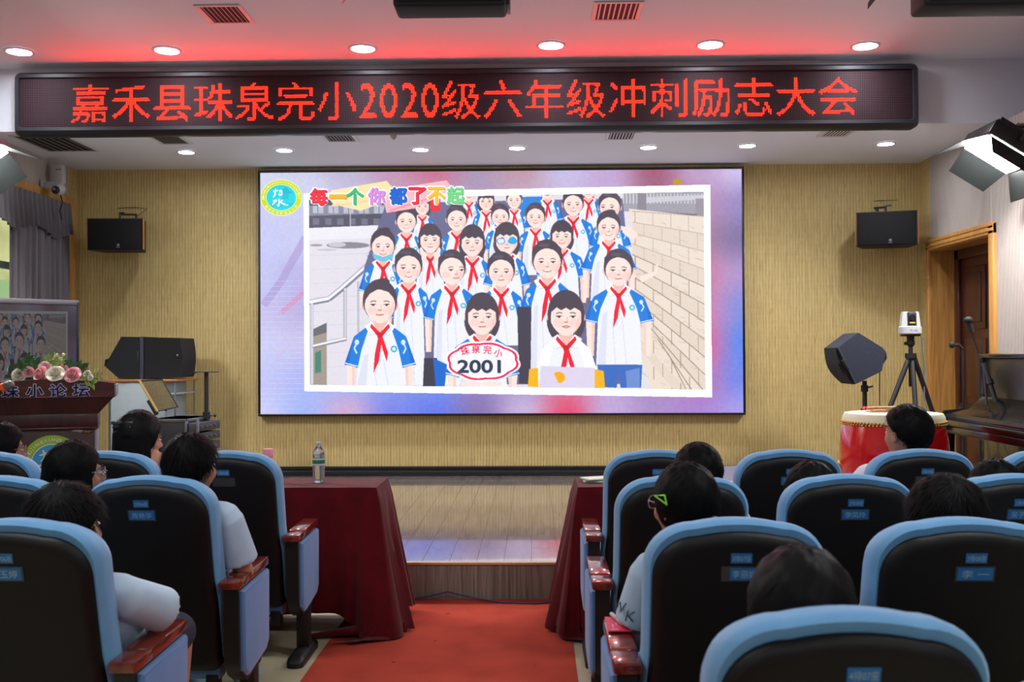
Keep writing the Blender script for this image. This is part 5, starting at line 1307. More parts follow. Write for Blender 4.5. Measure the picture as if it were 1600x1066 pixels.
# ============================================================ AUDIENCE: TABLES, CHAIRS
M_velvet = mat('red_velvet', (84, 3, 14), rough=.9, sheen=.12, spec=.15, noise=.22, nscale=9, bump=.3, bscale=350)
TZ = .715
def table(label, clabel, x0, x1, y0, y1, free):
    """free = side whose end faces the aisle (+1: x1, -1: x0)"""
    t = thing('folding_table', label, 'table', ((x0 + x1) / 2, (y0 + y1) / 2, 0))
    w, d = x1 - x0, y1 - y0
    MB().rb2((-w/2 + .01, -d/2 + .01, TZ - .03), (w/2 - .01, d/2 - .01, TZ - .004), .004).build('tabletop', M_cherry, t)
    for sx_ in (-1, 1):
        for sy_ in (-1, 1): MB().cyl((sx_ * (w/2 - .12), sy_ * (d/2 - .06), 0), (sx_ * (w/2 - .12), sy_ * (d/2 - .06), TZ - .03), .014, n=10).build('leg', M_dsteel, t)
    # the cloth: perimeter samples, hanging in folds
    per = []  # (x, y, nx, ny, s, corner weight, corner id)
    def side(a, b_, nrm, n):
        for i in range(n): 
            q = i / n; per.append((a[0] + (b_[0] - a[0]) * q, a[1] + (b_[1] - a[1]) * q, nrm[0], nrm[1]))
    r = .012
    A, B, C, D_ = (x0, y0), (x1, y0), (x1, y1), (x0, y1)
    nl = max(20, int(w / .022)); ns = max(10, int(d / .022))
    def corner(c, a0, n=16):
        for i in range(n):
            a = a0 + PI / 2 * i / (n - 1); per.append((c[0], c[1], math.cos(a), math.sin(a)))
    side(A, B, (0, -1), nl); corner(B, -PI / 2); side(B, C, (1, 0), ns); corner(C, 0); side(C, D_, (0, 1), nl); corner(D_, PI / 2); side(D_, A, (-1, 0), ns); corner(A, PI)
    n = len(per); rows = 26; vs = []
    near = B if free > 0 else A; far = C if free > 0 else D_
    S = 0; acc = []
    for i in range(n):
        acc.append(S); q = per[i]; e = per[(i + 1) % n]; S += math.hypot(q[0] - e[0], q[1] - e[1]) + .012 * math.hypot(q[2] - e[2], q[3] - e[3]) * 3
    for j in range(rows + 1):
        tt = j / rows
        for i in range(n):
            x, y, nx_, ny_ = per[i]; s = acc[i]
            dn = math.hypot(x - near[0], y - near[1]); df = math.hypot(x - far[0], y - far[1])
            wn_ = math.exp(-(dn / .12) ** 2); wf_ = math.exp(-(df / .12) ** 2)
            iscorner = abs(nx_ * ny_) > .001
            length = .61 + .05 * wf_ + (.22 if iscorner else .13) * wn_ + .012 * math.sin(s * 7)
            drop = length * tt
            fold = (math.sin(s * 22) + .5 * math.sin(s * 51 + 1)) * .010 * tt + .012 * tt + (wn_ * .030 + wf_ * .022) * math.sin(s * 74) * tt
            flare = (.11 * wn_ + .09 * wf_) * tt ** 1.1
            on_end = abs(nx_) > .5 and (nx_ * free > 0)
            if on_end: fold += .02 * tt * math.sin((y - y0) * 46) + .03 * tt
            off = fold + flare + r * min(1, tt * 10)
            z = TZ - drop - (.004 if tt > 0 else 0); spill = 0
            if z < .010: spill = .010 - z; z = .010 + .006 * math.sin(s * 60 + j) ** 2 + .01 * min(1, spill * 8)
            X = x + nx_ * off; Y = y + ny_ * off
            if spill: X += -free * spill * 1.6; Y += -spill * .5
            vs.append((X, Y, z))
    mb = MB(); mb.add(vs, [(j * n + i, (j + 1) * n + i, (j + 1) * n + (i + 1) % n, j * n + (i + 1) % n) for j in range(rows) for i in range(n)])
    # top
    gx_, gy_ = 24, 6; tv = [(x0 + (x1 - x0) * i / gx_, y0 + (y1 - y0) * j / gy_, TZ + .0015 * math.sin(i * 1.7 + j * 2.3) ** 2) for j in range(gy_ + 1) for i in range(gx_ + 1)]
    mb.add(tv, [(j * (gx_ + 1) + i, j * (gx_ + 1) + i + 1, (j + 1) * (gx_ + 1) + i + 1, (j + 1) * (gx_ + 1) + i) for j in range(gy_) for i in range(gx_)])
    # tail of the near corner trailing on the floor
    p0 = Vector((near[0] - free * .02, near[1] - .05, .03)); path = [p0, p0 + Vector((-free * .10, -.03, -.005)), p0 + Vector((-free * .20, -.03, -.012)), p0 + Vector((-free * .28, -.05, -.018)), p0 + Vector((-free * .33, -.05, -.022))]
    if free > 0:
        rr_ = [.06, .045, .03, .022, .01]; rings = []
        for k, p in enumerate(path): rings.append([Vector((p.x, p.y + rr_[k] * math.cos(a), max(.006, p.z * .6 + rr_[k] * .45 * (1 + math.sin(a)) ))) for a in np.linspace(0, 2 * PI, 13)[:-1]])
        mb.loft(rings)
    o = mb.build('velvet_tablecloth', M_velvet, smooth=70, fixn=False); tag(o, clabel, 'tablecloth')
TY0, TY1 = 4.97, 5.36
lt = at(606, 745, TY1).x; rt = at(898, 745, TY1).x
table('narrow table under dark red velvet in front of the left front row', 'dark red velvet cloth draped over the table left of the aisle, its corner trailing', -3.4, lt, TY0, TY1, 1)
table('narrow table under dark red velvet in front of the right front row', 'dark red velvet cloth draped over the table right of the aisle', rt, 3.0, TY0, TY1, -1)

# ---- things on the tables
p = at(498, 753, 5.16); bt = thing('water_bottle', 'clear plastic water bottle with white cap and green label on the velvet table', 'bottle', (p.x, 5.16, TZ + .002))
hb = at(498, 691, 5.16).z - TZ; rb = .031
M_pet = mat('clear_plastic', (235, 240, 245), rough=.06, trans=.92, spec=.6)
prof = [(.001, .004), (rb * .8, .0), (rb, .008)]
for k in range(26):
    z = .012 + (hb * .70 - .012) * k / 25; prof.append((rb * (1 - .045 * (k % 2) - (.10 if 10 < k < 14 else 0) * 0), z))
prof += [(rb * .95, hb * .74), (rb * .7, hb * .82), (rb * .42, hb * .88), (rb * .40, hb * .91)]
MB().lathe(prof, n=28).build('bottle_body', M_pet, bt); MB().lathe([(rb * .46, hb * .90), (rb * .47, hb * .905), (rb * .47, hb * .985), (rb * .4, hb)], n=24).build('bottle_cap', M_white, bt)
MB().lathe([(rb * 1.01, hb * .43), (rb * 1.01, hb * .60)], n=28, cap=False).build('label_band', mat('label_pale', (190, 205, 205), rough=.4), bt); 
MB().lathe([(rb * 1.025, hb * .47), (rb * 1.025, hb * .56)], n=28, cap=False).build('label_green', mat('label_green', (40, 110, 90), rough=.4), bt)
MB().lathe([(.001, .008), (rb * .88, .006), (rb * .9, .02), (rb * .9, hb * .70), (rb * .001, hb * .7)], n=20).build('water', mat('water', (240, 245, 250), rough=.02, trans=1.0), bt)
p = at(419, 742, 5.2); t = thing('pink_tumbler', 'pink lidded tumbler on the velvet table behind the front row chair', 'tumbler', (p.x, 5.2, TZ + .002))
hb = at(419, 702, 5.2).z - TZ; rr_ = .026
MB().lathe([(rr_ * .9, 0), (rr_, .004), (rr_, hb * .74), (rr_ * .97, hb * .75)], n=24).build('tumbler_body', mat('pink_plastic', (222, 132, 150), rough=.4), t); MB().lathe([(rr_ * 1.02, hb * .76), (rr_ * 1.03, hb * .77), (rr_ * 1.03, hb * .98), (rr_ * .95, hb)], n=24).build('tumbler_lid', mat('pink_lid', (232, 150, 162), rough=.4), t)
def paper(name, label, px, py, Y, w, d, h, m_, rot=0.0, tilt=0.0, z=None, cat='paper'):
    p = at(px, py, Y); o = MB().rb2((-w/2, -d/2, 0), (w/2, d/2, h), .0008, 1).build(name, m_); o.location = (p.x, Y, TZ + .003 if z is None else z); o.rotation_euler = (tilt, 0, rot); tag(o, label, cat); return o
M_pap = mat('paper', (226, 224, 216), rough=.8, noise=.05, nscale=50)
for k in range(3): paper('booklet', ['bottom booklet of the small pile on the right velvet table beside the chair', 'middle booklet of the small pile on the right velvet table', 'top printed booklet on the right velvet table beside the chair'][k], 934, 744, 5.18, .15, .11, .006, M_pap if k != 1 else mat('print_green', (120, 170, 110), rough=.7), .2 * k, z=TZ + .003 + k * .0065, cat='booklet')
t = thing('desk_name_card', 'folded pale lilac name card standing on the right velvet table between two heads', 'name card', (at(1138, 740, 5.2).x, 5.2, TZ + .002), .2)
mb = MB(); mb.add([(-.1, -.05, 0), (.1, -.05, 0), (.1, 0, .075), (-.1, 0, .075), (.1, .05, 0), (-.1, .05, 0)], [(0, 1, 2, 3), (3, 2, 4, 5)]); mb.build('folded_card', mat('lilac_paper', (196, 190, 215), rough=.8), t, smooth=0)
paper('manuscript', 'loose cream papers beside the lilac name card on the right table', 1128, 744, 5.15, .14, .12, .004, mat('cream_paper', (222, 212, 180), rough=.8), .3)
paper('tablet', 'tablet with white edge lying on the velvet table at the left', 51, 742, 5.1, .16, .10, .008, M_white, .1, cat='tablet')
paper('tissue', 'crumpled white tissue beside the tablet on the velvet table', 40, 748, 5.0, .06, .05, .014, M_pap, .4, cat='tissue')
t = thing('paper_flag', 'small red paper pennant standing on the left velvet table before the emblem', 'flag', at(44, 731, 5.15))
mb = MB(); q = [Vector((-.06, 0, -.025)), Vector((.045, 0, .022)), Vector((-.01, .005, -.03)), Vector((-.06, 0, -.045))]; mb.loft([q, [v + Vector((0, .003, 0)) for v in q]]); mb.build('pennant', mat('flag_red', (226, 60, 50), rough=.6), t, smooth=0)
MB().cyl((-.06, 0, -t.location.z + TZ + .003), (-.06, 0, -.02), .003, n=6).build('stick', M_steel, t)

# ---- auditorium chairs
M_blue = mat('blue_upholstery', (96, 154, 200), rough=.85, sheen=.35, noise=.05, nscale=14, bump=.35, bscale=260)
M_blued = mat('blue_panel_cloth', (88, 132, 186), rough=.85, sheen=.3, noise=.05, nscale=14, bump=.3, bscale=260)
M_shell = mat('black_shell', (11, 11, 13), rough=.5, spec=.3, bump=.35, bscale=420, noise=.1, nscale=30)
M_arm = wood_mat('armrest_wood', (84, 24, 14), (124, 44, 26), scale=(26, 2.4, 26), rough=.22, coat=.8, wave=1.0, bump=.03)
M_blk = mat('black_metal', (14, 14, 15), rough=.5)
M_tag = mat('tag_blue', (20, 110, 176), rough=.45); M_tagh = mat('tag_holder', (58, 60, 62), rough=.25); M_tagw = mat('tag_print', (150, 190, 214), rough=.5)
ZT = .961
def backy(z):  # recline of the back, 0 at the top
    u = (ZT - z) / (ZT - .25); return .015 + .17 * u ** .9
def outline(hwt, hwb, zb_, zt2, rt_, rb2_, n=9):
    """closed (x, z) outline; rounded big corners at the top, slightly arched top; wider below"""
    pts = []
    for i in range(n + 1):
        a = PI / 2 * i / n; pts.append((hwt - rt_ + rt_ * math.cos(a), zt2 - .012 - rt_ * .95 + rt_ * .95 * math.sin(a)))
    for i in range(1, 8):
        x = (hwt - rt_) * (1 - 2 * i / 8); pts.append((x, zt2 - .012 + .012 * (1 - (x / (hwt - rt_)) ** 2)))
    for i in range(n + 1):
        a = PI / 2 + PI / 2 * i / n; pts.append((-hwt + rt_ + rt_ * math.cos(a), zt2 - .012 - rt_ * .95 + rt_ * .95 * math.sin(a)))
    left = []
    for i in range(1, 12):
        z = (zt2 - .012 - rt_ * .95) + (zb_ + rb2_ - (zt2 - .012 - rt_ * .95)) * i / 12
        k = 1 / (1 + math.exp((z - .56) * 60)); left.append((-(hwt + (hwb - hwt) * k), z))
    pts += left
    for i in range(n + 1):
        a = PI + PI / 2 * i / n; pts.append((-hwb + rb2_ + rb2_ * math.cos(a), zb_ + rb2_ + rb2_ * math.sin(a)))
    for i in range(n + 1):
        a = 1.5 * PI + PI / 2 * i / n; pts.append((hwb - rb2_ + rb2_ * math.cos(a), zb_ + rb2_ + rb2_ * math.sin(a)))
    pts += [(-x, z) for x, z in left[::-1]]
    return pts
def slab(rings, yfun):
    """rings: list of (outline, yoffset); centre fan closes both ends"""
    mb = MB(); n = len(rings[0][0]); R = [[Vector((x, yfun(z) + yo, z)) for x, z in ol] for ol, yo in rings]
    mb.loft(R, cap=False)
    for ri, sg_ in ((0, -1), (len(R) - 1, 1)):
        ol, yo = rings[ri]; prev = [len(mb.v) - 0] ; base = ri * n
        # inner grid rings shrink towards a vertical spine so that the bent face stays smooth
        last = [base + k for k in range(n)]
        for q_ in (.8, .55, .28, .0):
            vs = [Vector((x * q_, yfun(z) + yo, z)) for x, z in ol]; st_ = len(mb.v); mb.v += [tuple(v) for v in vs]
            for k in range(n):
                a, b_ = last[k], last[(k + 1) % n]; c, d = st_ + (k + 1) % n, st_ + k
                mb.f.append((a, b_, c, d) if sg_ > 0 else (d, c, b_, a)); mb.mi.append(0)
            last = [st_ + k for k in range(n)]
    return mb
def make_chair():
    c = thing('auditorium_chair', 'x', 'chair')
    H1, H2 = .228, .236
    # cushion (front and rim)
    r_ = [(outline(H1 - .014, H2 - .014, .295, ZT - .012, .105, .03), -.002), (outline(H1 - .004, H2 - .004, .285, ZT - .003, .118, .03), .012), (outline(H1, H2, .28, ZT, .124, .03), .034), (outline(H1 - .002, H2 - .002, .282, ZT - .004, .122, .03), .075), (outline(H1 - .012, H2 - .012, .29, ZT - .018, .095, .03), .10), (outline(H1 - .035, H2 - .035, .31, ZT - .045, .085, .03), .112)]
    slab(r_, backy).build('back_cushion', M_blue, c, smooth=50)
    # shell
    S1, S2 = .211, .221
    r_ = [(outline(S1 - .030, S2 - .028, .285, ZT - .060, .085, .03), -.030), (outline(S1 - .016, S2 - .014, .27, ZT - .044, .095, .035), -.026), (outline(S1 - .004, S2 - .003, .258, ZT - .032, .104, .04), -.014), (outline(S1, S2, .255, ZT - .028, .108, .04), .004), (outline(S1, S2, .255, ZT - .028, .108, .04), .03)]
    slab(r_, backy).build('back_shell', M_shell, c, smooth=50)
    # tip-up seat, folded down
    mb = MB(); rings = []
    for yy, zz0, zz1, ww in ((.235, .36, .43, .20), (.26, .335, .455, .222), (.45, .345, .47, .226), (.57, .355, .475, .224), (.62, .365, .462, .212), (.635, .385, .44, .19)):
        rings.append([(a, yy, b_) for a, b_ in rrect(ww * 2, zz1 - zz0, .03, 5, 0, (zz0 + zz1) / 2)])
    mb.loft(rings); mb.build('seat_cushion', M_blue, c, smooth=60)
    mb = MB(); mb.rb2((-.20, .25, .315), (.20, .60, .35), .012); mb.build('seat_pan', M_shell, c)
    mb = MB(); mb.rb2((-.2, .20, .215), (.205, .27, .30), .012); mb.build('seat_hinge_cover', M_blued, c)
    MB().rb2((.15, .195, .17), (.195, .25, .235), .006).build('hinge_block', M_blk, c); MB().rb2((-.195, .195, .17), (-.15, .25, .235), .006).build('hinge_block', M_blk, c)
    return c
def make_standard(x, aisle, parent):
    """armrest with its support; aisle = +1/-1 when its outer face carries the blue panel, 0 between seats"""
    w = .036
    mb = MB()
    for (ya, yb, za, zb_) in ((.085, .21, .558, .5885), (.195, .475, .558, .592)):
        s_l = .016 * (ya + yb) / 2
        mb.rbox((x, (ya + yb) / 2, (za + zb_) / 2 + s_l), (w * 2, yb - ya, zb_ - za), .006, 2, rx(.02))
    arm = mb.build('armrest', M_arm, parent)
    mb = MB(); y0, y1 = .105, .465
    prof = [(y0, .562), (y1, .568), (y1 - .01, .27), (y1 - .07, .225), (.22, .21), (.15, .25), (y0 + .01, .30)]
    off = 0
    mb.prism(prof, x - .026, x + .026, 'x'); mb.build('side_box', M_blk, parent)
    if aisle:
        prof2 = [(y0 + .016, .548), (y1 - .002, .556), (y1 - .006, .29), (y1 - .04, .262), (.19, .235), (y0 + .03, .27)]
        rings = []
        for ins, xo in ((0, .024), (0, .034), (.010, .042), (.02, .044)):
            cxx, czz = .29, .41; rings.append([(x + aisle * xo, cxx + (a - cxx) * (1 - ins * 4), czz + (b_ - czz) * (1 - ins * 4)) for a, b_ in prof2])
        mb = MB(); mb.loft(rings); mb.build('side_panel', M_blued, parent)
    mb = MB(); mb.rb2((x - .028, .30, .04), (x + .028, .365, .26), .006); mb.build('post', M_blk, parent)
    mb = MB(); rings = []
    for zz, k in ((0, 1), (.022, 1), (.034, .93), (.05, .6)):
        rings.append([(x + a * k, .31 + b_ * (k if k > .7 else .62), zz) for a, b_ in rrect(.074, .36, .03, 5)])
    mb.loft(rings); mb.build('foot', M_blk, parent, smooth=40)
proto = make_chair()
ROWY = [4.28, 3.39, 2.48, 1.58]
RN = ['front', 'second', 'third', 'fourth']
def seat_tag(c, txt, name, dx):
    """seat number tag and name plate on the shell"""
    def Mt(zc):
        sl = (backy(zc - .01) - backy(zc + .01)) / .02; n_ = Vector((0, -1, -sl)).normalized(); up = Vector((0, -sl, 1)).normalized(); base = Vector((dx, backy(zc) - .030, zc))
        return lambda u, v, h=0: base + Vector((1, 0, 0)) * u + up * v + n_ * h
    def plate(zc, w, h, d, m_, nm, par):
        M_ = Mt(zc); mb = MB(); mb.loft([[M_(a, b_, -.004) for a, b_ in ((-w/2, -h/2), (w/2, -h/2), (w/2, h/2), (-w/2, h/2))], [M_(a, b_, d) for a, b_ in ((-w/2, -h/2), (w/2, -h/2), (w/2, h/2), (-w/2, h/2))]]); return mb.build(nm, m_, par, smooth=0)
    z1t, z2t = .868, .828
    tg = plate(z1t, .052, .026, .0015, M_tag, 'seat_number_tag', c); M_ = Mt(z1t)
    lettering(txt, lambda u, v: M_(u, v, .0025), 1, M_tagw, tg, 'seat_number', box=(.046, .017))
    if name is None: return
    hd = plate(z2t, .096, .040, .002, M_tagh, 'name_holder', c)
    M_ = Mt(z2t)
    if name:
        k0, k1 = (-.5, .5) if len(name) > 0 else (0, 0)
        sh = .008 if name == '李丽娟' else 0
        a = -.043 + sh * 2; mb = MB(); mb.loft([[M_(p_, q_, .001) for p_, q_ in ((a, -.016), (.043, -.016), (.043, .016), (a, .016))], [M_(p_, q_, .003) for p_, q_ in ((a, -.016), (.043, -.016), (.043, .016), (a, .016))]]); np_ = mb.build('name_card', M_tag, hd, smooth=0)
        lettering(name, lambda u, v: M_(u + sh, v, .004), 1, M_tagw, hd, 'name_lettering', box=(.068 - sh, .021))
def chair(row, side, k, name, numb, dx):
    x = (.503 + .560 * k + (.024 if row == 0 else 0)) if side > 0 else (-1.318 - .530 * k)
    c = copy_tree(proto); c.location = (x, ROWY[row], 0)
    ordn = ['next to the aisle', 'second from the aisle', 'third from the aisle', 'fourth from the aisle', 'fifth from the aisle'][k]
    c['label'] = f"blue chair with black shell back, {RN[row]} row {'right' if side > 0 else 'left'} of the aisle, {ordn}"
    c['group'] = 'auditorium chairs'
    pitch = .560 if side > 0 else .530
    if k == 0: make_standard(-side * .268, -side, c)
    make_standard(side * pitch / 2, 0, c)
    if numb: seat_tag(c, numb, name, dx * .3)
    return c
def R(row, side, lst):
    for k, (nm, nb, dx) in enumerate(lst): chair(row, side, k, nm, nb, dx)
R(0, 1, [('袁红艳', '1排07座', .0), ('刘红梅', '1排08座', .005), ('', '1排09座', .02), (None, None, 0)])
R(1, 1, [('李志军', '2排07座', .02), ('李凤玲', '2排08座', .03), ('吴子涵', '2排09座', -.01), (None, None, 0)])
R(2, 1, [('李丽娟', '3排07座', .012), ('李 一', '3排08座', .04), (None, None, 0)])
R(3, 1, [('李海燕', '4排07座', .028), (None, None, 0)])
R(0, -1, [('', '1排06座', -.01), ('李小明', '1排05座', -.01), (None, None, 0), (None, None, 0)])
R(1, -1, [('周艳华', '2排06座', -.03), (None, None, 0), (None, None, 0)])
R(2, -1, [('李玉婷', '3排06座', .0), (None, None, 0)])
for o in [proto] + list(proto.children_recursive): bpy.data.objects.remove(o)

# pink leaflet and pen on the third row armrest
t = MB().rb2((-.032, -.07, 0), (.034, .07, .003), .0005, 1).build('pink_leaflet', mat('leaflet_pink', (226, 40, 84), rough=.45)); xa = .503 - .268
t.location = (xa, ROWY[2] + .395, .6035); t.rotation_euler = (.02, 0, 0); tag(t, 'pink leaflet lying on the front of the third row aisle armrest', 'leaflet')
for (a, b_, w, h, m_) in ((.012, .01, .012, .012, mat('print_cyan', (90, 190, 220), rough=.5)), (-.015, -.02, .004, .03, mat('print_pale', (250, 170, 190), rough=.5)), (-.004, .0, .003, .022, mat('print_pale', (250, 170, 190), rough=.5)), (-.012, -.055, .02, .008, mat('print_pale', (250, 170, 190), rough=.5))):
    mb = MB(); mb.add([(a - w/2, b_ - h/2, .0034), (a + w/2, b_ - h/2, .0034), (a + w/2, b_ + h/2, .0034), (a - w/2, b_ + h/2, .0034)], [(0, 1, 2, 3)]); mb.build('print', m_, t, smooth=0)
o = MB().stack([(0, 0, 0), (0, .012, 0), (0, .09, 0), (0, .12, 0), (0, .128, 0)], [.002, .006, .0065, .006, .002], 12).build('white_pen', M_white)
o.location = (xa + .015, ROWY[2] + .36, .613); o.rotation_euler = (0, 0, .22); tag(o, 'white pen lying on the pink leaflet on the armrest', 'pen')
# ============================================================ PEOPLE
M_skin1 = mat('skin', (178, 124, 98), rough=.55, noise=.04, nscale=10)
M_hair = mat('black_hair', (6, 5, 6), rough=.6, spec=.10, noise=.3, nscale=60)
M_hairb = mat('dark_brown_hair', (9, 7, 8), rough=.55, spec=.14, noise=.3, nscale=60)
M_shirt = mat('pale_blue_shirt', (178, 200, 220), rough=.85, sheen=.2, noise=.03, nscale=20, bump=.2, bscale=300)
M_shirt2 = mat('light_blue_shirt', (168, 196, 218), rough=.85, sheen=.2, noise=.03, nscale=20, bump=.2, bscale=300)
M_whsh = mat('white_shirt', (214, 216, 222), rough=.85, noise=.03)
M_navy = mat('navy_trousers', (32, 36, 54), rough=.85, noise=.1)
M_shoe = mat('shoe_teal', (120, 170, 180), rough=.6); M_sole = mat('shoe_sole', (220, 220, 220), rough=.6)
M_eyew = mat('eye_white', (230, 226, 222), rough=.3); M_iris = mat('iris', (26, 18, 16), rough=.2); M_lip = mat('lip', (150, 84, 78), rough=.5)

def remesh(mb, name, voxel, material, parent, smooth_it=3):
    o = mb.build(name, material, None, smooth=0)
    md = o.modifiers.new('r', 'REMESH'); md.mode = 'VOXEL'; md.voxel_size = voxel; md.use_smooth_shade = True
    ms = o.modifiers.new('s', 'SMOOTH'); ms.iterations = smooth_it; ms.factor = .5
    dg = bpy.context.evaluated_depsgraph_get()
    me = bpy.data.meshes.new_from_object(o.evaluated_get(dg)); me.name = name
    old = o.data; o.modifiers.clear(); o.data = me; bpy.data.meshes.remove(old)
    me.shade_smooth(); o.parent = parent
    return o
def cap(mb, p0, p1, r0, r1, n=14):
    """round ended tapered limb"""
    p0, p1 = Vector(p0), Vector(p1); d = (p1 - p0); L = d.length; d = d / L
    pts, rs_ = [], []
    for a in (80, 60, 35): a = math.radians(a); pts.append(p0 - d * r0 * math.sin(a)); rs_.append(r0 * math.cos(a))
    pts += [p0, p0.lerp(p1, .5), p1]; rs_ += [r0, (r0 + r1) / 2 * 1.02, r1]
    for a in (35, 60, 80): a = math.radians(a); pts.append(p1 + d * r1 * math.sin(a)); rs_.append(r1 * math.cos(a))
    mb.stack(pts, rs_, n)
def fr(mb, pts, rs_, n=16): mb.stack(pts, rs_, n)

def hand(mb, w, d, up, side, s=1.0):
    """palm and five bent fingers from the wrist w along d; up = back of the hand; side = +1 for the right hand"""
    w, d, up = Vector(w), Vector(d).normalized(), Vector(up).normalized(); sx_ = d.cross(up).normalized() * side
    up = sx_.cross(d).normalized() * side
    a = w + d * .045 * s
    cap(mb, w, a - sx_ * .012 * s, .018 * s, .019 * s); cap(mb, w, a + sx_ * .014 * s, .018 * s, .018 * s); cap(mb, a - sx_ * .022 * s, a + d * .02 * s + sx_ * .022 * s, .014 * s, .014 * s)
    for k, L in enumerate((.052, .066, .070, .062)):
        b_ = a + d * .022 * s + sx_ * (.027 - .018 * k) * s * 1.0
        j1 = b_ + (d * .9 - up * .35).normalized() * L * .45 * s; j2 = j1 + (d * .6 - up * .8).normalized() * L * .32 * s; j3 = j2 + (d * .2 - up * 1).normalized() * L * .25 * s
        cap(mb, b_, j1, .0085 * s, .008 * s, 8); cap(mb, j1, j2, .008 * s, .0075 * s, 8); cap(mb, j2, j3, .0075 * s, .0068 * s, 8)
    t0 = w + d * .018 * s - sx_ * .02 * s; t1 = t0 + (d * .6 - sx_ * .7).normalized() * .032 * s; t2 = t1 + (d * .9 - sx_ * .1 - up * .3).normalized() * .028 * s
    cap(mb, t0, t1, .0105 * s, .009 * s, 8); cap(mb, t1, t2, .009 * s, .0078 * s, 8)

def person(label, X, Y, top, hw=.168, yaw=0.0, tilt=0.0, hair='short', shirt=None, hx=0.0, hy=.24, glasses=None, group='seated audience', arms='lap', adult=False, collar=True, sleeve=.55, puff=1.0, lean=0.0, hairm=None, body_dx=0.0, pants=None, seed=0, nod=0.0, sh_drop=0.0):
    rnd = random.Random(seed + int(X * 100)); rnp = np.random.RandomState(seed + 5)
    t = thing('person', label, 'person', (X, Y, 0), 0, group)
    shirt = shirt or M_shirt; pants = pants or M_navy; hairm = hairm or M_hair
    hh = .225 if adult else .205
    hw2 = hw / 2 * .90          # skull half width
    hc = Vector((hx, hy, top - .012 - hh * .5))           # head centre
    RH = rz(yaw) @ ry(tilt) @ rx(-nod)
    def h(x, y, z): return RH @ Vector((x, y, z)) + hc
    k = hh / .22
    nb = Vector((hx * .5 + body_dx, hy + .0, top - hh - .055 * k)) # neck base
    shz = nb.z - .015 - sh_drop; sw = (.17 if adult else .148)
    hip = Vector((body_dx, .36 if Y > 4 else .40, .515)); chest = Vector((hx * .5 + body_dx, hy + .06, shz - .10))
    # ---------------- body
    mb = MB()
    mb.ell(hc + RH @ Vector((0, -.012, .022 * k)), (hw2, .092 * k, .088 * k), 24, 16, RH)
    mb.ell(h(0, .014, -.022 * k), (hw2 * .90, .074 * k, .080 * k), 20, 14, RH)
    mb.ell(h(0, .038, -.066 * k), (hw2 * .56, .042 * k, .038 * k), 16, 10, RH)
    for s in (-1, 1):
        mb.ell(h(s * hw2 * .52, .048, -.028 * k), (.024, .026, .026), 12, 8, RH)
        mb.ell(h(s * (hw2 * .97), -.006, -.012 * k), (.008, .019, .031), 10, 8, RH @ rz(s * .35)); mb.ell(h(s * (hw2 * 1.02), -.014, -.004 * k), (.007, .011, .020), 8, 6, RH @ rz(s * .6))
    mb.ell(h(0, .078, .016 * k), (.045, .014, .010), 12, 6, RH)
    cap(mb, h(0, .082, .004 * k), h(0, .102, -.026 * k), .006, .012, 10)
    for s in (-1, 1): mb.ell(h(s * .011, .093, -.031 * k), (.008, .009, .007), 8, 6, RH)
    mb.ell(h(0, .078, -.054 * k), (.021, .012, .0055), 12, 6, RH); mb.ell(h(0, .076, -.063 * k), (.018, .012, .0055), 12, 6, RH)
    nr = .047 if adult else .040
    fr(mb, [nb + Vector((0, 0, -.05)), nb + Vector((0, .0, .01)), h(0, -.008, -.055 * k), h(0, -.004, -.02 * k)], [nr * 1.5, nr * 1.08, nr, nr])
    for s in (-1, 1): cap(mb, nb + Vector((0, 0, -.02)), nb + Vector((s * sw * .9, 0.0, -.035 - sh_drop)), .045, .045)
    for s in (-1, 1): cap(mb, chest + Vector((s * .055, 0, .02)), hip + Vector((s * .045, -.02, .05)), .088, .085, 18)
    EL = {}
    for s in (-1, 1):
        sh = nb + Vector((s * sw, 0, -.045 - sh_drop))
        mode = arms if isinstance(arms, str) else arms[0 if s < 0 else 1]
        if mode == 'rest': el = Vector((hx * .5 + body_dx * .6 + s * .215, hy + .13, .655)); wr = el + Vector((-s * .17, .15, -.03))
        elif mode == 'hang': el = sh + Vector((s * .045, .05, -.20)); wr = el + Vector((-s * .06, .17, -.06))
        else: el = sh + Vector((s * .035, .07, -.215)); wr = Vector((s * .065 + body_dx, hip.y + .20, .595))
        EL[s] = (sh, el, wr)
        cap(mb, sh, el, .042, .034); cap(mb, el, wr, .033, .021); hand(mb, wr, (wr - el), (0, 0, 1) if mode != 'x' else (s, 0, 0), s, .92 if not adult else 1.05)
        hp = hip + Vector((s * .078, .0, .0)); kn = Vector((body_dx + s * .105, hip.y + (.30 if Y > 4 else .37), .50)); an = Vector((body_dx + s * .10, hip.y + (.24 if Y > 4 else .36), .085))
        if mode == 'rest': kn = Vector((body_dx + s * .12, hip.y + .34, .49)); an = Vector((body_dx + s * .12, hip.y + .28, .085))
        EL[s] += (hp, kn, an)
        cap(mb, hp, kn, .075, .054, 16); cap(mb, kn, an, .050, .031); cap(mb, an + Vector((0, -.02, -.03)), an + Vector((0, .11, -.045)), .032, .028)
    remesh(mb, 'body', .0062, M_skin1, t)
    # ---------------- shirt
    mb = MB(); g = .014
    for s in (-1, 1):
        cap(mb, nb + Vector((s * .045, 0, -.030)), nb + Vector((s * sw * .93, 0.0, -.038 - sh_drop)), .054, .056, 16)
        cap(mb, chest + Vector((s * .055, 0, .02)), hip + Vector((s * .050, -.02, .03)), .088 + g, .090 + g, 20)
        sh, el = EL[s][0], EL[s][1]; se = sh.lerp(el, sleeve + .25); d = (el - sh).normalized()
        fr(mb, [sh - d * .03, sh, sh.lerp(se, .5), se], [.038, .056, .060, .064], 18)
    fr(mb, [nb + Vector((0, .0, -.06)), nb + Vector((0, 0, -.012))], [.085, nr * 1.35])
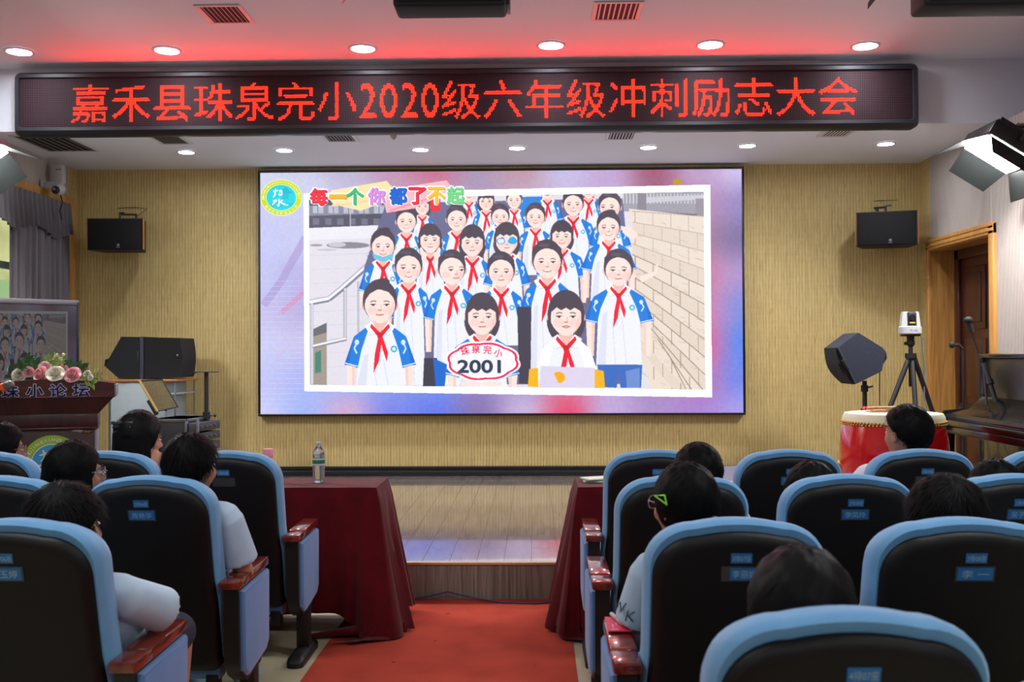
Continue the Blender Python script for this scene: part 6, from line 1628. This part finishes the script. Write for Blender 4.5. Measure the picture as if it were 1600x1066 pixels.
    sh_o = remesh(mb, 'shirt', .0078, shirt, t, 4)
    if collar:
        mb = MB(); n = 28; rings = []
        for (r_, z_) in ((nr * 1.30, -.020), (nr * 1.24, .012), (nr * 1.32, .018), (nr * 1.62, -.012), (nr * 1.56, -.016), (nr * 1.30, .004)):
            rings.append([nb + Vector((r_ * math.cos(a), r_ * math.sin(a) * (1.0), z_ - .012 * math.sin(a))) for a in np.linspace(0, 2 * PI, n + 1)[:-1]])
        mb.loft(rings, cap=False); mb.build('collar', M_whsh if collar == 'stripe' else shirt, sh_o, smooth=60)
        if collar == 'stripe':
            for (r0, m_) in ((1.60, M_navy), (1.52, mat('collar_red', (170, 40, 50), rough=.8))):
                mb = MB(); mb.tube([nb + Vector((nr * r0 * math.cos(a), nr * r0 * math.sin(a), -.004 + (1.60 - r0) * .1 - .012 * math.sin(a))) for a in np.linspace(0, 2 * PI, 33)], .0028, 5); mb.build('collar_stripe', m_, sh_o)
    # ---------------- trousers and shoes
    mb = MB()
    for s in (-1, 1):
        sh, el, wr, hp, kn, an = EL[s]; cap(mb, hip + Vector((s * .05, -.01, .01)), hip + Vector((s * .06, .05, 0)), .10, .09, 16); cap(mb, hp, hp.lerp(kn, .93), .086, .070, 16)
        if not (arms != 'lap'): fr(mb, [kn, kn.lerp(an, .5), kn.lerp(an, .92)], [.066, .052, .046], 14)
    remesh(mb, 'shorts' if arms != 'lap' else 'trousers', .0085, pants, t, 3)
    for s in (-1, 1):
        an = EL[s][5]; mb = MB(); cap(mb, an + Vector((0, -.03, -.045)), an + Vector((0, .125, -.052)), .038, .033, 14); mb.build('shoe', M_shoe if not adult else M_dark, t)
    # ---------------- face
    for s in (-1, 1):
        mb = MB(); mb.ell(h(s * .031, .074, .0), (.014, .010, .0065), 12, 8, RH); e = mb.build('eye', M_eyew, t); mb = MB(); mb.ell(h(s * .031, .081, .0), (.0062, .0045, .0062), 10, 8, RH); mb.build('iris', M_iris, e)
        mb = MB(); mb.stack([h(s * .014, .086, .021 * k), h(s * .032, .086, .027 * k), h(s * .05, .072, .019 * k)], [.002, .0034, .0015], 6); mb.build('eyebrow', hairm, t)
    mb = MB(); mb.ell(h(0, .087, -.0585 * k), (.019, .006, .005), 12, 6, RH); mb.build('lips', M_lip, t)
    # ---------------- hair
    A = (hw2 + .012 * puff, .104 * k + .006 * puff, .104 * k + .008 * puff); cc = Vector((0, -.012, .016 * k))
    def line_z(az):   # lowest z (unit sphere) reached by hair at azimuth az (0 = front)
        f = math.cos(az)
        if hair in ('short', 'crop'): base = .52 if f > .75 else (.52 - .88 * (.75 - f) if f > .1 else -.05 - .84 * min(1, (.1 - f) * 1.15))
        else: base = .46 if f > .78 else (.46 - 2.2 * (.78 - f) if f > .25 else -.72)
        return max(base, -.90)
    mb = MB(); nA, nE = 44, 20; rings = []
    for i in range(nE + 1):
        ring = []
        for j in range(nA):
            az = 2 * PI * j / nA; lo = math.asin(max(-.99, min(.99, line_z(az)))); el_ = PI / 2 - .03 - (PI / 2 - .03 - lo) * i / nE
            bmp = 1 + .018 * math.sin(az * 7 + i * .9) + .014 * math.sin(az * 13 - i) + .012 * rnp.rand()
            ed = 1 - .11 * max(0, (i - nE + 2) / 2) if hair in ('short', 'crop') else 1
            x = A[0] * math.cos(el_) * math.sin(az) * bmp * ed; y = A[1] * math.cos(el_) * math.cos(az) * bmp * ed; z = A[2] * math.sin(el_) * bmp
            ring.append(h(*(Vector((x, y, z)) + cc)))
        rings.append(ring)
    mb.loft(rings, cap=True)
    def blade(p, d, L, w, droop, n=3):
        p = Vector(p); d = Vector(d).normalized(); out = (p - hc).normalized(); s_ = d.cross(out)
        s_ = s_.normalized() if s_.length > .01 else Vector((1, 0, 0)); vs = []
        for q_ in range(n + 1):
            tt = q_ / n; c_ = p + d * L * tt + Vector((0, 0, -droop * L * tt * tt)); ww = w * (1 - tt * .9); vs += [c_ - s_ * ww, c_ + s_ * ww]
        mb.add(vs, [(2 * q_, 2 * q_ + 1, 2 * q_ + 3, 2 * q_ + 2) for q_ in range(n)])
    crown = Vector((.15, -.45, .88)).normalized()
    NB = 2200 if hair == 'short' else (1700 if hair == 'crop' else 700)
    for _ in range(NB):
        az = rnp.rand() * 2 * PI; lo = line_z(az); zz = lo + (1 - lo) * rnp.rand() ** .9; rr_ = math.sqrt(max(0, 1 - zz * zz)); u = Vector((rr_ * math.sin(az), rr_ * math.cos(az), zz))
        p = Vector((A[0] * u.x, A[1] * u.y, A[2] * u.z)) * .985 + cc; fl_ = (u - crown); fl_ = fl_ - u * fl_.dot(u)
        fl_ = fl_.normalized() if fl_.length > .05 else Vector((rnp.rand() - .5, rnp.rand() - .5, .2)); lift = (.30 if hair == 'crop' else .10) + .18 * rnp.rand()
        if hair in ('long', 'ponytail', 'bob'): lift = .02 + .06 * rnp.rand()
        d = fl_ + u * lift + Vector((rnp.rand() - .5, rnp.rand() - .5, rnp.rand() - .5)) * .35 * (1 if hair in ('short', 'crop') else .2)
        blade(h(*p), RH @ d, (.012 if hair == 'crop' else .026) * (.6 + .7 * rnp.rand()) * puff, .0016, .2 if hair != 'crop' else 0)
    if hair in ('long', 'bob'):
        L0 = .34 if hair == 'long' else .10
        for side_, n_ in ((1, 900),):
            for _ in range(n_):
                az = PI + (rnp.rand() - .5) * 2 * (1.95 if hair == 'bob' else 1.7); e0 = -.25 + .25 * rnp.rand(); rr_ = math.cos(e0)
                p = Vector((A[0] * 1.0 * rr_ * math.sin(az), A[1] * 1.0 * rr_ * math.cos(az), A[2] * math.sin(e0))) + cc; w0 = h(*p)
                L = L0 * (.75 + .35 * rnp.rand()); tgt = Vector((hc.x + (w0.x - hc.x) * 1.12, (w0.y - hc.y) * .72 + hc.y - .015, w0.z - L)); blade(w0, tgt - w0, (tgt - w0).length, .0045, 0, 4)
        # solid core of the fall
        rings = []
        for i in range(9):
            q_ = i / 8; ring = []
            for j in range(20):
                az = PI + (j / 19 - .5) * 2 * (1.7 if hair == 'bob' else 1.5); p = Vector((A[0] * .97 * math.sin(az), A[1] * .97 * math.cos(az) * (1 - .25 * q_), cc.z - .02)); w0 = h(*(p + Vector((cc.x, cc.y, 0)))); ring.append(w0 + Vector((0, -.004, -L0 * .86 * q_)) + Vector((0, 0, .01 * math.sin(j * 2) * q_)))
            for j in range(19, -1, -1): v = ring[j]; ring.append(Vector((hc.x + (v.x - hc.x) * .8, hc.y + (v.y - hc.y) * .7, v.z)))
            rings.append(ring)
        mb.loft(rings)
    if hair == 'ponytail':
        for _ in range(420):
            p0 = h(*(Vector((0, -A[1] * .96, -A[2] * .42)) + cc)); d = Vector(((rnp.rand() - .5) * .35, -.35 + .2 * (rnp.rand() - .5), -1)); blade(p0 + Vector(((rnp.rand() - .5) * .03, (rnp.rand() - .5) * .03, (rnp.rand() - .5) * .02)), d, .15 * (.7 + .5 * rnp.rand()), .004, 0, 3)
        mb.stack([h(0, -A[1] * .8, -A[2] * .3), h(0, -A[1] * 1.05, -A[2] * .5), h(0, -A[1] * 1.1, -A[2] * 1.0), h(0, -A[1] * 1.0, -A[2] * 1.6)], [.02, .017, .02, .006], 12)
    mb.build('hair', hairm, t, smooth=80, fixn=False)
    if glasses:
        gm = glasses; mb = MB()
        for s in (-1, 1):
            c_ = Vector((s * .034, .094, -.001)); mb.tube([h(*(c_ + Vector((.024 * math.cos(a), -.010 * abs(math.cos(a)) * (s * math.cos(a) > 0), .019 * math.sin(a))))) for a in np.linspace(0, 2 * PI, 21)], .0017, 5)
            mb.tube([h(s * .058, .086, .006), h(s * (hw2 + .004), .03, .006), h(s * (hw2 + .006), -.012, -.002), h(s * (hw2 + .004), -.026, -.02)], .0017, 5)
        mb.tube([h(-.010, .096, .004), h(0, .099, .006), h(.010, .096, .004)], .0016, 5)
        go = mb.build('glasses', gm, t)
        for s in (-1, 1): 
            mb = MB(); mb.cyl(h(s * .034, .0935, -.001), h(s * .034, .0945, -.001), .020, n=18); mb.build('glasses_lens', mat('spectacle_glass', (240, 245, 250), rough=.02, trans=1), go)
    t['_h'] = 0
    del t['_h']
    return t, h, A, cc, k, EL
def px2(px, Yd): return at(px, 700, Yd).x
G_sil = mat('glasses_silver', (170, 175, 185), rough=.25, metal=.8); G_gold = mat('glasses_gold', (170, 130, 90), rough=.3, metal=.7)
XL1 = -1.318; XL2 = XL1 - .53; XL3 = XL2 - .53
def P_(label, row, X, px, ytop, depth=.22, **kw):
    Yr = ROWY[row]; Yh = Yr + depth; xh = px2(px, Yh); top = at(px, ytop, Yh).z
    return person(label, X, Yr, top, hx=xh - X, hy=depth, **kw)
# left block
P_('student with pale blue polo and striped collar seen from behind in second row left', 1, XL1, 300, 679, .20, hw=.176, hair='short', shirt=M_shirt, collar='stripe', yaw=-.30, puff=1.25, sh_drop=.0, arms=('lap', 'hang'), body_dx=.03, seed=1)
wm = P_('woman with long black hair, shiny hair clip and white sleeveless top beside the cabinet', 0, XL2, 219, 643, .30, hw=.165, hair='long', shirt=M_whsh, adult=True, yaw=-.75, collar=False, body_dx=.17, sleeve=.0, hairm=M_hairb, seed=2, nod=.1)
P_('girl with silver glasses and tied dark hair turning right, second row left', 1, XL2 + .06, 118, 690, .26, hw=.170, hair='bob', shirt=M_shirt, yaw=-.80, glasses=G_sil, seed=3)
P_('boy with bushy black hair in pale blue shirt resting his elbow on the aisle armrest', 2, XL1 + .03, 103, 757, .22, hw=.196, hair='short', puff=1.35, shirt=M_shirt, arms=('lap', 'rest'), body_dx=.03, yaw=-.35, collar=False, sleeve=.72, seed=4)
P_('woman with gold glasses at the left picture edge in the front row', 0, XL3 - .02, 3, 661, .30, hw=.168, hair='bob', shirt=M_whsh, adult=True, yaw=-.85, glasses=G_gold, seed=5)
# right block
P_('boy with cropped black hair seen from behind in second row near the aisle', 1, .63, 1090, 693, .45, hw=.180, hair='crop', shirt=M_whsh, seed=6)
gi, gh, gA, gcc, gk, gEL = P_('girl with ponytail, green hair clip and lettered pale blue sleeve, third row right', 2, .50, 1068, 724, .34, hw=.160, hair='ponytail', shirt=M_shirt2, yaw=.55, glasses=G_sil, arms=('hang', 'hang'), collar=False, body_dx=.01, sleeve=.48, seed=7)
P_('man with short black hair and white shirt in the front row before the drum', 0, 1.66, 1416, 634, .38, hw=.212, hair='crop', shirt=M_whsh, adult=True, yaw=.6, puff=1.15, seed=8)
P_('smooth dark-haired person, crown just showing over the second chair of the second row right', 1, 1.035, 1266, 722, .28, hw=.18, hair='bob', shirt=M_shirt, seed=9)
P_('person with bushy dark hair in the third row right, behind the second chair', 2, 1.10, 1476, 744, .30, hw=.195, hair='short', puff=1.3, shirt=M_shirt, seed=10)
P_('person with cropped dark hair low behind the third chair of the second row right', 1, 1.70, 1553, 719, .30, hw=.175, hair='crop', shirt=M_shirt, seed=11)
P_('person with smooth long dark hair in the fourth row right, nearest the camera', 3, .52, 1248, 856, .26, hw=.178, hair='bob', shirt=M_shirt, puff=1.1, hairm=M_hairb, seed=12)
P_('student in pale blue shirt at the right picture edge in the fourth row', 3, 1.10, 1690, 850, .25, hw=.172, hair='short', shirt=M_shirt, arms=('hang', 'lap'), yaw=.5, seed=13)
# hair accessories worn by the people (parts of them)
w_t, w_h, w_A, w_c, w_k, _ = wm
M_clip = mat('smoked_clip', (60, 66, 72), rough=.15, trans=.3)
p = w_h(-.03, -w_A[1] * .93, .05) + Vector((.035, -.01, 0)); mb = MB(); 
for kk in range(7): mb.stack([p + Vector((-.03 + .012 * kk, -.012, .02)), p + Vector((-.03 + .012 * kk, -.03, .0)), p + Vector((-.03 + .012 * kk, -.014, -.03))], [.004, .006, .002], 6)
mb.rbox(p + Vector((.006, -.02, .018)), (.10, .02, .016), .006); mb.build('hair_clip', M_clip, w_t)
mb = MB()
for kk in range(8): mb.ell(p + Vector((-.03 + .011 * kk, -.036, -.024 + .0035 * kk)), (.0026, .0026, .0026), 6, 4)
mb.build('hair_clip_gems', M_steel, w_t)
p = gh(0, -gA[1] * 1.04, -gA[2] * .42); mb = MB(); mb.lathe([(.022 + .012 * math.cos(a), .012 * math.sin(a)) for a in np.linspace(0, 2 * PI, 13)][:-1] , c=p, n=20, rot=rx(.9), cap=False); so = mb.build('hair_scrunchie', mat('scrunchie_grey', (150, 165, 165), rough=.9, bump=.8, bscale=80), gi)
mb = MB(); q = [gh(*(Vector((-gA[0] * .96, -.02, .035)))), gh(*(Vector((-gA[0] * 1.0, .02, .03)))), gh(*(Vector((-gA[0] * 1.02, -.035, .012)))), gh(*(Vector((-gA[0] * .96, -.02, .035))))]; q = [v + Vector((-.003, -.006, 0)) for v in q]; mb.tube(q, .0028, 6); mb.build('green_hair_clip', mat('clip_green', (130, 220, 60), rough=.4), gi)
# dark lettering on the girl's sleeve
sh, el = gEL[-1][0], gEL[-1][1]; d = (el - sh).normalized(); c_ = sh + d * .12
for i, ch in enumerate('WKE'):
    a = (-1.05 + .58 * i)
    def Ms(u, v, a=a):
        aa = a + u / .066; side = Vector((-math.cos(aa) * .0 + math.sin(aa), -math.cos(aa), 0)); return c_ + side.normalized() * .0685 + d * (-v) + Vector((0, 0, -.02 * i + .02))
    lettering(ch, Ms, .046, mat('sleeve_print', (50, 66, 80), rough=.7), gi, 'sleeve_letter')
